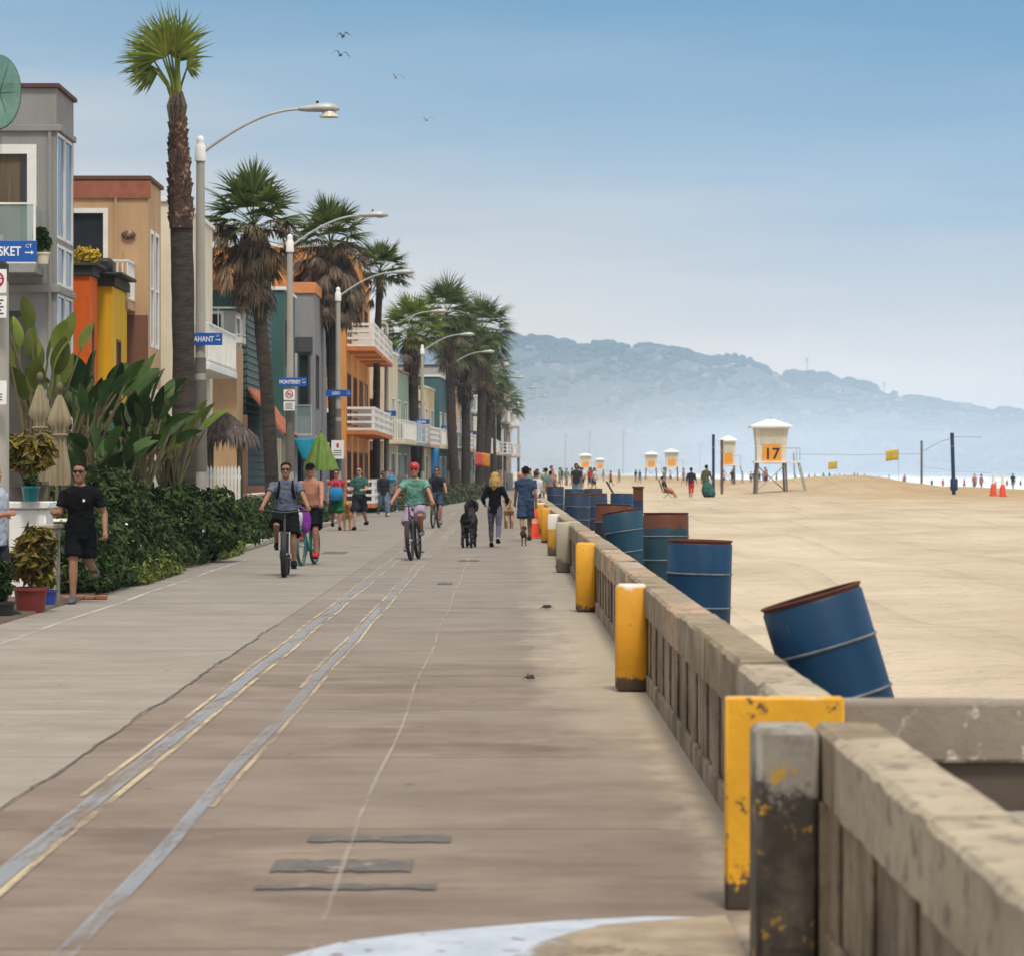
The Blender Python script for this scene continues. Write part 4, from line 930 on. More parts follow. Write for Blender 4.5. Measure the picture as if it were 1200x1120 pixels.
q.build('canopy', M('lime_canvas', (.17, .27, .05), (.10, .17, .035), 2, .9, stretch=(3, 3, .4)), t, True, 60)
t = thing('patio_table', 'pale garden table below the beige parasols', 'table', ((62-592)*43.4/F, 43.4, 0))
q = MB(); q.lathe([(0, .98), (.28, .98), (.3, 1.0), (.28, 1.03), (0, 1.03)], 24, sx=1.2); q.build('tabletop', m_cream, t)
for a in range(4): q = MB(); q.tube([V(.3*math.cos(a*PI/2+.7), .25*math.sin(a*PI/2+.7), 0), V(.25*math.cos(a*PI/2+.7), .2*math.sin(a*PI/2+.7), .98)], .02, 6); q.build('leg', m_cream, t)
# round green mesh dish at the picture edge
t = thing('dish', 'round green translucent dish on a bracket at the left edge', 'dish', ((-2-592)*57.6/F, 57.6, 1.7+(552-108)*57.6/F), 0); t.scale = (1.15,)*3
q = MB(); q.lathe([(0, -.16), (.2, -.14), (.42, -.06), (.58, .02), (.60, .02), (.60, .035), (.56, .035), (.4, -.04), (0, -.14)], 32, mat=Matrix.Rotation(R(90), 4, 'X'), sx=.62); q.build('bowl', M('green_fibreglass', (.16, .36, .27), (.28, .46, .40), 3, .2, alpha=.55, trans=.3), t)
q = MB(); q.torus((0, 0, 0), .6, .012, 'Y', 32, 6)
for v in q.v[:]: pass
q.v = [(x*.62, y, z) for x, y, z in q.v]
for k in range(6): q.tube([V(0, .14, 0), V(.37*math.cos(k*PI/3), .0, .6*math.sin(k*PI/3))], .008, 5)
q.build('frame', M('green_frame', (.03, .10, .07), None, 3, .5), t)
q = MB(); q.tube([V(0, .14, 0), V(-.1, .5, -.15), V(-.15, 1.3, -.3)], .03, 6); q.build('bracket', m_dark, t)
# ------------------------------------------------------------------ buildings
def fp(face, u, w, z): return V(u, -w, z) if face == 's' else V(w, u, z)
def fbox(mb, face, u0, u1, w0, w1, z0, z1, bev=0):
    if face == 's': mb.box(u0, u1, -w1, -w0, z0, z1, bev)
    else: mb.box(w0, w1, u0, u1, z0, z1, bev)
def panel(mb, face, u0, u1, z0, z1, ops, rev=.12, w=0):
    rev = .03 if face == 'o' else rev
    us = sorted({u0, u1} | {o[0] for o in ops} | {o[1] for o in ops}); zs = sorted({z0, z1} | {o[2] for o in ops} | {o[3] for o in ops})
    for a, b in zip(us, us[1:]):
        for c, d in zip(zs, zs[1:]):
            mu, mz = (a+b)/2, (c+d)/2
            if any(o[0] < mu < o[1] and o[2] < mz < o[3] for o in ops): continue
            mb.quad(fp(face, a, w, c), fp(face, b, w, c), fp(face, b, w, d), fp(face, a, w, d))
    for o in ops:
        a, b, c, d = o[:4]; e = [(a, c), (b, c), (b, d), (a, d)]
        for (p, q), (r, s) in zip(e, e[1:]+e[:1]):
            mb.quad(fp(face, p, w, q), fp(face, p, w-rev, q), fp(face, r, w-rev, s), fp(face, r, w, s))
def window(root, face, o, fmat, gmat, nx=1, nz=1, fw=.07, w=0, curtain=None):
    a, b, c, d = o[:4]; mb = MB(); w0 = w; rc = .075
    if face == 'o': w -= .012; rc = .012; fw *= .6
    fbox(mb, face, a-.02, a+fw, w-.09, w+.02, c-.02, d+.02); fbox(mb, face, b-fw, b+.02, w-.09, w+.02, c-.02, d+.02)
    fbox(mb, face, a+fw, b-fw, w-.088, w+.018, c-.02, c+fw); fbox(mb, face, a+fw, b-fw, w-.088, w+.018, d-fw, d+.02)
    for i in range(1, nx): x = a+(b-a)*i/nx; fbox(mb, face, x-fw*.4, x+fw*.4, w-.085, w+.012, c+fw, d-fw)
    for i in range(1, nz): z = c+(d-c)*i/nz; fbox(mb, face, a+fw, b-fw, w-.083, w+.010, z-fw*.4, z+fw*.4)
    f = mb.build('window', fmat, root, False)
    mb = MB(); p = [fp(face, a, w-rc, c), fp(face, b, w-rc, c), fp(face, b, w-rc, d), fp(face, a, w-rc, d)]
    mb.quad(*p); mb.build('pane', gmat, f, False)
    if curtain:
        mb = MB(); n = 24; x1 = a+(b-a)*curtain[0]; vs = []
        for i in range(n+1): x = a+(x1-a)*i/n; q = w-.070+.0*i; vs += [fp(face, x, w-.068+.006*math.sin(i*1.9), c+.05), fp(face, x, w-.068+.006*math.sin(i*1.9), d-.05)]
        mb.add(vs, [(2*i, 2*i+2, 2*i+3, 2*i+1) for i in range(n)]); mb.build('curtain', curtain[1], f)
    return f
def balcony(root, face, u0, u1, z, dep, kind, mat, hgt=1.0, slabm=None, w=0):
    mb = MB(); fbox(mb, face, u0, u1, w+.001, w+dep, z-.18, z, .01); b = mb.build('balcony', slabm or mat, root)
    mb = MB(); z0 = z+.002
    if kind == 'glass':
        g = MB(); fbox(g, face, u0+.03, u1-.03, w+dep-.05, w+dep-.03, z0+.06, z+hgt-.04); fbox(g, face, u0+.03, u0+.045, w+.02, w+dep-.06, z0+.06, z+hgt-.04); fbox(g, face, u1-.045, u1-.03, w+.02, w+dep-.06, z0+.06, z+hgt-.04)
        g.build('glass_panel', m_clear, b, False)
        fbox(mb, face, u0, u1, w+dep-.06, w+dep-.01, z+hgt-.035, z+hgt); fbox(mb, face, u0, u1, w+dep-.06, w+dep-.01, z0, z0+.05)
        for u in (u0, u0+(u1-u0)/2-.02, u1-.04): fbox(mb, face, u, u+.04, w+dep-.056, w+dep-.014, z0+.05, z+hgt-.036)
    elif kind == 'block':       # pierced white blocks
        n = max(2, int((u1-u0)/.45)); m_ = max(2, int(hgt/.3))
        for i in range(m_+1): fbox(mb, face, u0, u1, w+dep-.14, w+dep-.001, z0+hgt*i/(m_+.35), z0+hgt*i/(m_+.35)+.10)
        for i in range(n+1): x = u0+.006+(u1-u0-.112)*i/n; fbox(mb, face, x, x+.10, w+dep-.13, w+dep-.012, z0+.004, z0+hgt)
        for i in range(m_+1): 
            for u in (u0, u1-.12): fbox(mb, face, u+.001, u+.119, w+.02, w+dep-.14, z0+.002+hgt*i/(m_+.35), z0+hgt*i/(m_+.35)+.098)
    else:
        fbox(mb, face, u0, u1, w+dep-.06, w+dep-.01, z+hgt-.05, z+hgt); fbox(mb, face, u0, u1, w+dep-.06, w+dep-.01, z0+.05, z0+.09)
        for u in (u0, u1-.05): fbox(mb, face, u+.001, u+.049, w+.02, w+dep-.061, z+hgt-.05, z+hgt); fbox(mb, face, u+.001, u+.049, w+.02, w+dep-.061, z0+.05, z0+.09)
        n = max(2, int((u1-u0)/(.11 if kind == 'bars' else .6)))
        for i in range(n+1): x = u0+.01+(u1-u0-.05)*i/n; fbox(mb, face, x, x+.03, w+dep-.05, w+dep-.02, z0, z+hgt-.051)
        m_ = max(1, int(dep/.12))
        for i in range(m_):
            for u in (u0+.01, u1-.04): fbox(mb, face, u, u+.03, w+.02+dep*i/m_, w+.05+dep*i/m_, z0+.09, z+hgt-.051)
        if kind == 'solid': fbox(mb, face, u0+.02, u1-.02, w+dep-.045, w+dep-.025, z0+.1, z+hgt-.06)
    mb.build('railing', mat, b, False); return b
def building(label, X, Y0, L, D, H, wm, s=[], o=[], cap=None, rz=0, name='house', group=None, z0=-.2, cat='house', caph=.12):
    root = thing(name, label, cat, (X, Y0, 0), rz, group)
    mb = MB(); panel(mb, 's', -D, 0, z0, H, s)
    mb2 = MB(); panel(mb, 'o', 0, L, z0, H, o)
    mb.quad(V(-D, L, z0), V(0, L, z0), V(0, L, H), V(-D, L, H)); mb.quad(V(-D, 0, z0), V(-D, L, z0), V(-D, L, H), V(-D, 0, H)); mb.quad(V(-D, 0, H), V(0, 0, H), V(0, L, H), V(-D, L, H))
    mb.build('wall', wm, root, False)
    if cap:
        q = MB(); q.box(-D-.06, .07, -.07, L+.06, H+.003, H+caph, .01); q.build('roof', cap, root)
    return root
rdm = random.Random(5)
stuc = lambda n, c, v=.78: M(n, c, tuple(x*v for x in c), 1.4, .9, .006, 35, stretch=(1, 1, .3), c3=tuple(x*.62 for x in c), s3=2.2, t3=.60)
m_gry = stuc('grey_stucco', (.29, .285, .28)); m_tan = stuc('tan_stucco', (.52, .34, .19)); m_brn = stuc('brown_stucco', (.20, .095, .06))
m_org = stuc('orange_stucco', (.70, .125, .012)); m_yst = stuc('yellow_stucco', (.68, .40, .012)); m_grn = stuc('dark_coping', (.05, .055, .045))
m_mroof = M('maroon_coping', (.11, .05, .05), None, 2, .7)
m_cur = M('curtain_cloth', (.30, .22, .15), (.22, .16, .11), 6, .9, stretch=(6, 6, .3))
# 1 grey modern house
so_ = [(-4.2, -.40, 5.66, 7.95), (-4.2, -.45, 1.0, 4.75)]
oo_ = [(.12, 1.1, 6.2, 8.2), (1.2, 2.2, 6.2, 8.2), (.12, 1.1, 1.2, 5.1), (1.2, 2.2, 1.2, 5.1), (.12, 1.1, 5.3, 6.05), (1.2, 2.2, 5.3, 6.05)]
b = building('grey modern stucco house with blue glass bay and balcony at the left edge', -8.62, 59, 2.35, 9, 9.05, m_gry, so_, oo_, m_mroof, caph=.09)
window(b, 's', so_[0], m_white, m_glass, 1, 1, .16, curtain=(.92, M('brown_curtain', (.15, .115, .075), (.10, .075, .05), 5, .9, stretch=(6, 6, .3)))); window(b, 's', so_[1], m_dark, m_glass, 2, 1, .08)
for i, o_ in enumerate(oo_): window(b, 'o', o_, m_white, m_glassb, 1, [1, 1, 3, 3, 1, 1][i], .07)
q = MB(); fbox(q, 's', -6, .12, .002, .06, 8.22, 8.34, .01); fbox(q, 's', -6, .1, .002, .09, 5.12, 5.27, .01); q.box(.002, .06, -.02, 2.34, 8.24, 8.36, .01); q.box(.002, .05, -.01, 2.33, 5.12, 5.24, .01); q.build('ledge', m_gry, b)
balcony(b, 's', -5.5, -.25, 5.62, 1.0, 'glass', m_white, 1.15, m_gry)
q = MB(); q.tube([V(-3.3, 1.0, 9.1), V(-3.3, 1.0, 9.6)], .07, 8); q.lathe([(.12, 9.6), (.12, 9.68), (0, 9.72)], 10, (-3.3, 1.0, 0)); q.build('vent', m_metal, b)
q = MB(); q.tube([V(-.12, -.06, 8.2), V(-.12, -.06, .1)], .035, 6); q.build('downpipe', m_gry, b)
building('grey rear wing of the modern house', -10.2, 61.36, 4.0, 7.4, 8.6, m_gry, [], [(1, 2, 4, 6)], m_mroof)
potted('leafy pot plant on the glass balcony of the grey house', (50-592)*58.4/F, 58.4, 5.63, .13, .22, m_cream, .18, .45, 47, m_leafd, .06)
# 2 orange and yellow house
op = [(.35, .75, 2.6, 4.9)]
b = building('narrow bright orange stucco house with dark coping', -8.93, 66, 1.28, 5, 5.9, m_org, [], op, m_grn, caph=.2); window(b, 'o', op[0], m_brn, m_glass, 1, 2, .06)
q = MB(); q.box(-3, .2, -.15, 1.2, 6.1, 6.16, .01); q.build('coping', m_grn, b)
shrub('yellow flowering bush on the orange house roof', -9.15, 66.5, 6.16, [((0, 0, .2), (.22, .2, .22)), ((.2, 0, .18), (.2, .2, .18))], 500, .06, M('yellow_flower', (.62, .42, .02), (.4, .3, .03), 5, .7, island=.3), 33)
op = [(.7, 1.5, 2.4, 4.6)]; os_ = [(-.62, -.22, 2.2, 4.4)]
b = building('bright yellow stucco house with dark roof terrace beside the orange one', -8.62, 67.4, 2.6, 1.0, 5.75, m_yst, [], op, m_grn, caph=.22); window(b, 'o', op[0], m_brn, m_glass, 1, 2, .06)
q = MB(); q.box(-.9, .25, -.22, 2.4, 5.972, 6.05, .02); q.box(-.42, -.08, .6, 1.3, 6.052, 6.42, .08); q.build('terrace_cover', m_blk, b)
# 3 tan house with terracotta band
sw = [(-3.6, -.95, 5.85, 7.75), (-3.4, -1.0, 2.2, 4.2)]; ow = [(.45, 1.15, 4.6, 7.3), (1.4, 2.2, 4.6, 7.3), (.45, 1.15, .8, 3.6), (1.4, 2.2, .8, 3.6)]
b = building('tan stucco house with terracotta roof band and white balcony rail', -8.25, 71, 2.6, 9, 8.42, m_tan, sw, ow, M('dark_roof_edge', (.12, .06, .04), None, 2, .8), caph=.10)
window(b, 's', sw[0], m_white, m_glass, 2, 1, .09); window(b, 's', sw[1], m_white, m_glass, 2, 1, .09)
for o_ in ow: window(b, 'o', o_, m_white, m_glassb, 1, 2, .12)
q = MB(); fbox(q, 's', -9, .06, .002, .05, 8.0, 8.40); q.box(.003, .055, -.04, .02, 8.0, 8.398); q.build('roof_band', m_terra, b)
q = MB(); fbox(q, 's', -.62, -.001, .002, .02, 1.0, 5.3); q.build('wall_panel', m_brn, b)
q = MB(); q.ell((-.45, -.05, 7.15), (.17, .05, .10)); q.build('wall_lamp', m_barkr, b)
balcony(b, 's', -3.8, -.30, 5.55, 1.3, 'bars', m_white, .95, m_tan)
q = MB(); q.tube([V(-.75, -.05, 8.0), V(-.75, -.05, .2)], .03, 6); q.build('downpipe', m_tan, b)
q = MB(); q.box(-2.6, -2.0, 1.0, 1.7, 8.45, 8.95, .03); q.build('roof_unit', m_metal, b)
# 4 cream house
ow = [(.6, 1.7, 5.6, 7.6), (2.6, 3.7, 5.6, 7.6), (4.8, 6.2, 5.6, 7.6), (.6, 1.9, 1.2, 3.4), (3, 4.4, 1.2, 3.4), (5.6, 7.0, 1.2, 3.4)]
b = building('cream white house mostly hidden behind the tall palm trunk', -8.1, 76, 9, 9, 8.35, m_cream, [(-2.2, -.9, 5.2, 7.2)], ow, m_white)
window(b, 's', (-2.2, -.9, 5.2, 7.2), m_white, M('teal_glass', (.02, .12, .13), None, 1, .08), 1, 2)
for o_ in ow: window(b, 'o', o_, m_white, m_glass, 2, 1)
balcony(b, 'o', .4, 8.2, 4.4, .75, 'bars', m_white)
# 5 tan and grey house with wrapped balcony, dark green clapboard wing
m_teal = stuc('teal_paint', (.05, .12, .11)); m_gw = stuc('pale_grey_stucco', (.50, .51, .52))
sw = [(-2.2, -.35, 5.66, 6.42), (-.9, -.35, 1.5, 3.6), (-2.3, -1.3, 1.6, 3.4)]
b = building('pale grey and tan house with orange fascia and white corner balcony', -8.0, 91, 2.2, 9, 7.05, m_gw, sw, [(.4, 1.6, 4.9, 6.3)], M('orange_fascia', (.62, .22, .08), None, 2, .8), caph=.32)
window(b, 's', sw[0], m_white, m_glass, 1, 1); window(b, 's', sw[1], m_brn, m_glass, 1, 1); window(b, 's', sw[2], m_dark, m_glass, 1, 1); window(b, 'o', (.4, 1.6, 4.9, 6.3), m_white, m_glass, 1, 1)
q = MB(); fbox(q, 's', -9, .03, .002, .06, 6.45, 7.04); q.box(.003, .06, -.055, 2.19, 6.45, 7.04); q.build('fascia', m_teal, b)
q = MB(); fbox(q, 's', -9, .02, .002, .05, -.1, 5.4); q.box(.003, .05, -.048, 2.19, -.1, 5.4); q.build('lower_wall', m_tan, b)
balcony(b, 's', -3.2, .32, 5.62, 1.1, 'rail', m_white, .88)
def clap(root, L, H, mat, face='o', z0=0):
    q = MB(); z = z0
    while z < H-.05:
        if face == 'o': q.add([V(.055, -.03, z), V(.055, L, z), V(.015, L, z+.22), V(.015, -.03, z+.22)], [(0, 1, 2, 3)]); q.add([V(.0, -.03, z), V(.055, -.03, z), V(.055, L, z), V(.0, L, z)], [(3, 2, 1, 0)])
        else: q.add([V(-L, -.055, z), V(.03, -.055, z), V(.03, -.015, z+.22), V(-L, -.015, z+.22)], [(0, 1, 2, 3)])
        z += .22
    return q.build('siding', mat, root, False)
m_clap = M('dark_green_siding', (.065, .105, .095), (.05, .085, .08), 1.5, .7)
b = building('dark green clapboard house wing with a terracotta tiled porch', -7.95, 94.2, 9.8, 9, 6.95, m_clap, [], [], M('grey_flat_roof', (.25, .25, .26), None, 2, .8)); clap(b, 9.8, 6.9, m_clap); clap(b, 3, 6.9, m_clap, 's')
def tiles(mb, x0, x1, y0, y1, z0, z1, n):        # pan tile roof sloping down from z1 at y1.. towards x1
    for i in range(n):
        a = y0+(y1-y0)*i/n; b_ = y0+(y1-y0)*(i+1)/n; m_ = (a+b_)/2; r = (b_-a)*.5
        rr = []
        for u in range(7):
            t = u/6; x = x0+(x1-x0)*t; z = z1+(z0-z1)*t-(.03 if u % 2 else 0)
            rr.append([V(x, m_+r*math.cos(k*PI/6), z+r*.8*math.sin(k*PI/6)) for k in range(7)])
        mb.rings(rr, False, False)
t = thing('tiled_porch', 'porch with orange terracotta tile roof below the green clapboard wall', 'porch', (-7.9, 93.5, 0))
q = MB(); tiles(q, .07, 1.15, 0, 6.5, 2.75, 4.15, 22); q.build('roof', M('terracotta_tile', (.40, .115, .045), (.26, .07, .03), 3, .8, c3=(.46, .24, .13), s3=8, t3=.56), t)
for i in range(3): q = MB(); q.box(.85, 1.05, .2+2.9*i, .4+2.9*i, 0, 2.7); q.build('post', m_cream, t)
q = MB(); q.box(-.5, .06, -.15, -.02, 0, 3.4); q.box(.08, 1.0, -.12, -.02, 0, 1.25); q.build('wall', stuc('salmon_stucco', (.58, .32, .23)), t)
# thatched palapa and picket fence
t = thing('palapa', 'small palm thatched shelter roof behind the second hedge', 'shelter', ((264-592)*84/F, 84, 0))
q = MB(); rnd = random.Random(8)
for i in range(900):
    a = rnd.uniform(0, 2*PI); u = rnd.random()**.6; r = .15+.72*u; p = V(r*math.cos(a)*1.05, r*math.sin(a), 3.25-.62*u)
    d = V(math.cos(a)*.75, math.sin(a)*.75, -.65 if u < .8 else -1.4).normalized(); strip_leaf(q, p, d, V(-math.sin(a), math.cos(a), rnd.uniform(-.4, .4)).normalized(), V(0, 0, 1), rnd.uniform(.25, .5), .06, .5, 2)
q.lathe([(.8, 2.66), (.1, 3.28), (0, 3.3)], 16); q.build('thatch', M('thatch', (.145, .115, .10), (.09, .07, .06), 4, .95, island=.4), t, False)
for a in range(4): q = MB(); q.tube([V(.6*math.cos(a*PI/2+.8), .6*math.sin(a*PI/2+.8), 0), V(.55*math.cos(a*PI/2+.8), .55*math.sin(a*PI/2+.8), 2.8)], .05, 8); q.build('post', m_stem, t)
def fence(label, x0, x1, Y, h, n, mat, nm='picket_fence'):
    t = thing(nm, label, 'fence', (x0, Y, 0)); L = x1-x0
    q = MB()
    for i in range(n): x = L*(i+.1)/n; w = L/n*.75; q.box(x, x+w, -.02, .02, .08, h); q.add([V(x, -.02, h), V(x+w, -.02, h), V(x+w/2, -.02, h+.09), V(x, .02, h), V(x+w, .02, h), V(x+w/2, .02, h+.09)], [(0, 1, 2), (5, 4, 3), (0, 2, 5, 3), (1, 4, 5, 2)])
    q.build('pickets', mat, t, False)
    q = MB(); q.box(0, L, .021, .06, .3, .38); q.box(0, L, .021, .06, h-.25, h-.17); q.build('rail', mat, t, False)
    return t
fence('white picket fence under the thatched shelter', -7.9, -6.9, 80.2, 1.75, 11, m_white)
fence('white slatted gate in the gap left of the tall palm', (228-592)*66/F-1.5, (228-592)*66/F+.2, 66, 1.9, 12, m_white, 'slatted_gate')
# 6 grey house with orange roof trim
m_dgr = stuc('slate_grey', (.27, .27, .28)); m_char = stuc('charcoal', (.075, .075, .08))
sw = [(-1.25, -.75, 3.75, 6.0), (-.6, -.15, 3.75, 6.0), (-2.2, -1.5, .8, 3.0), (-1.2, -.4, .6, 2.6)]
b = building('slate grey modern house with orange roof edge behind the lamp notices', -7.0, 112.5, 8, 8, 8.2, m_dgr, sw, [(1, 3, 4, 6)], M('orange_roof_edge', (.62, .24, .09), None, 2, .8), caph=.4)
for o_ in sw: window(b, 's', o_, m_char, m_glass, 1, 1)
window(b, 'o', (1, 3, 4, 6), m_char, m_glass, 2, 1)
q = MB(); fbox(q, 's', -2.4, -.05, .002, .10, 6.05, 6.6, .01); q.build('band', m_char, b)
q = MB(); fbox(q, 's', -.72, -.60, .11, .2, .2, 6.0); q.build('column', m_gw, b)
balcony(b, 's', -2.3, -.02, 3.0, .9, 'glass', m_gw, 1.1, m_dgr)
building('dark teal house between the green siding and the slate house', -7.6, 105.5, 5.5, 8, 7.9, m_teal, [], [(.8, 1.8, 5.3, 6.9), (2.8, 4.2, 5.3, 6.9)], m_white)
# 7 orange apartments with white block balconies
m_oap = stuc('orange_apartment_stucco', (.70, .30, .08)); m_oap2 = stuc('deep_orange_stucco', (.55, .19, .06))
sw = [(-1.05, -.42, 5.35, 7.2), (-1.05, -.42, 2.7, 4.2), (-1.05, -.42, 8.2, 9.8), (-3, -2, 5.35, 7.2)]
ow = [(1+5.2*i, 4.4+5.2*i, z, z+2.1) for i in range(4) for z in (.4, 3.6, 7.0)]
b = building('orange apartment block with white pierced balcony railings', -6.44, 124, 22, 9, 10.7, m_oap, sw, ow, m_cream, name='apartment_block', cat='apartment block')
for o_ in sw: window(b, 's', o_, m_white, m_glass, 1, 1, .14)
for o_ in ow: window(b, 'o', o_, m_brn, m_glass, 2, 1, .1)
for i in range(4):
    for z in (3.35, 6.75): balcony(b, 'o', .7+5.2*i, 4.8+5.2*i, z, 1.15, 'block', m_white, .95, m_oap2)
    balcony(b, 'o', .7+5.2*i, 4.8+5.2*i, .4, 1.15, 'block', m_white, .95, m_oap2)
q = MB(); fbox(q, 's', -1.8, -.01, .003, .06, 0, 2.3); q.build('lower_wall', stuc('mauve_grey', (.30, .25, .27)), b)
# row beyond, following the bend
row = [('cream', (.66, .58, .42)), ('sage green', (.26, .36, .29)), ('pink', (.60, .36, .30)), ('butter yellow', (.66, .54, .30)), ('deep teal', (.06, .135, .15)), ('pale apricot', (.66, .44, .28)), ('light grey', (.46, .46, .46)), ('grey green', (.22, .29, .25)), ('white', (.68, .68, .66)), ('dusty rose', (.52, .36, .33)), ('sand', (.52, .44, .34)), ('blue grey', (.28, .34, .40)), ('ivory', (.66, .62, .54)), ('pale pink', (.64, .48, .44)), ('chalk white', (.70, .69, .68))]
Y = 149.5
for i, (nm, c) in enumerate(row):
    L = 8.6 if i % 2 else 9.4; H = rdm.choice([6.6, 7.4, 8.6, 9.0]) if i not in (0, 2) else (7.6, 0, 5.6)[i]
    if nm == 'deep teal': H = 7.6
    if nm == 'sage green': H = 6.9
    wm = stuc('row_'+nm.replace(' ', '_'), c); D = 9
    X = bend(Y+2)-6.75-rdm.uniform(0, .5)
    sw = [(-1.3, -.35, 3.6, 5.2), (-1.4, -.3, .9, 2.7)]; ow = [(.8, 2.8, 3.5, 5.4), (5.2, 7.6, 3.5, 5.4), (.8, 2.8, .5, 2.6), (5.2, 7.6, .5, 2.6)]
    if H > 8: sw.append((-1.3, -.35, 6.3, 7.9)); ow += [(.8, 2.8, 6.2, 8), (5.2, 7.6, 6.2, 8)]
    b = building('%s beach house, number %s along the row after the orange apartments' % (nm, i+1), X, Y, L, D, H, wm, sw, ow, [m_white, m_terra, m_char, m_cream][i % 4], rz=-math.atan(.042))
    b['label'] = '%s beach house in the far row, %s' % (nm, ['next to the orange apartments', 'behind the thin palm', 'with low roof and balcony', 'behind the bright round palm crown', 'tall and dark', 'right of the deep teal house', 'between far palm trunks', 'behind the banner', 'behind a hedge end', 'seen through palm trunks', 'far along', 'farther along', 'near the row\'s far end', 'close to the hazy hill', 'last before the hill'][i])
    for o_ in sw: window(b, 's', o_, m_white if i % 3 else m_char, m_glass, 1, 1)
    for o_ in ow: window(b, 'o', o_, m_white, m_glass, 2, 1)
    if i % 4 != 3: balcony(b, 's', -2.0, .15, 3.3, .9, ['bars', 'glass', 'solid'][i % 3], m_white, 1.0, wm)
    if H > 8: balcony(b, 'o', .5, L-.5, 6.0, .9, ['glass', 'bars'][i % 2], m_white, 1.0, wm)
    balcony(b, 'o', .5, L-.5, 3.2, 1.0, ['bars', 'glass', 'block'][i % 3], m_white, 1.0, wm)
    if i % 2: q = MB(); q.box(-.9, .6, -.9, -.02, 0, 1.2+.3*(i % 3), .02); q.build('patio_wall', [m_white, m_gw, m_tan][i % 3], b)
    Y += L+(3.2 if i % 2 else .4)
# low patio walls in front of the nearer houses
for (y0, y1, h, mat, lb) in ((100, 111, 1.1, m_conc, 'low concrete patio wall by the lime parasol'), (113, 123, 1.3, m_dgr, 'low grey patio wall in front of the slate house'), (85, 93, 1.0, m_cream, 'cream patio wall near the second palm'), (68, 78, 1.0, m_white, 'white patio wall behind the hedge near the tall palm')):
    t = thing('patio_wall', lb, 'wall', (-7.15, y0, 0)); q = MB(); q.box(-.1, .1, 0, y1-y0, 0, h, .02); q.build('wall', mat, t); q = MB(); q.box(-.13, .13, -.03, y1-y0+.03, h+.002, h+.07, .01); q.build('coping', m_cream, t)
# awning, banners
t = thing('turquoise_sail', 'small turquoise canvas sail between the palm and the lime parasol', 'sail', ((356-592)*103/F, 103, 0))
q = MB(); n = 10; g_ = []
for j in range(n+1):
    for i in range(n+1):
        u = i/n; v_ = j/n; w_ = .62*(1-.55*v_); g_.append(V((u-.5)*(.72-.42*v_)+.1*v_, -.05*math.sin(u*PI)*math.sin(v_*2), 2.82-.74*v_-.04*math.sin(u*PI)))
q.add(g_, [(j*(n+1)+i, j*(n+1)+i+1, (j+1)*(n+1)+i+1, (j+1)*(n+1)+i) for j in range(n) for i in range(n)])
o = q.build('canvas', M('turquoise_canvas', (.03, .40, .58), (.02, .30, .45), 2, .8, trans=.3), t); md = o.modifiers.new('s', 'SOLIDIFY'); md.thickness = .008
q = MB(); q.tube([V(-.40, 0, 0), V(-.40, 0, 2.9)], .025, 8); q.tube([V(.40, 0, 0), V(.40, 0, 2.9)], .025, 8); q.build('pole', m_metal, t)
def flag(label, X, Y, z, w, h, cols, polez, seed=0, side=1, nm='banner', cat='banner'):
    t = thing(nm, label, cat, (X, Y, 0)); q = MB(); q.tube([V(0, 0, 0), V(0, 0, polez)], .022, 8); q.build('pole', m_metal, t)
    for c in range(len(cols)):
        q = MB(); n = 8; m_ = 5; g_ = []
        for j in range(m_+1):
            for i in range(n+1):
                u = (c+i/n)/len(cols); g_.append(V(side*(.02+w*u), .06*math.sin(u*7+seed)*u, z+h*(j/m_-.5)-.12*w*u*u))
        q.add(g_, [(j*(n+1)+i, j*(n+1)+i+1, (j+1)*(n+1)+i+1, (j+1)*(n+1)+i) for j in range(m_) for i in range(n)])
        o = q.build('cloth', cols[c], t); md = o.modifiers.new('s', 'SOLIDIFY'); md.thickness = .006
    return t
clo = lambda n, c: M(n, c, tuple(x*.8 for x in c), 3, .85, trans=.25)
flag('coral red and orange banner hanging near the far palms', (556-592)*192/F, 192, 1.7+14*192/F, .95, .85, [clo('coral_cloth', (.75, .13, .12)), clo('orange_cloth', (.72, .30, .05))], 3.2, 1)
flag('slim blue feather banner by the far beach houses', (505-592)*175/F, 175, 1.7+10*175/F, .42, 1.7, [clo('sky_blue_cloth', (.05, .25, .55))], 3.4, 2)
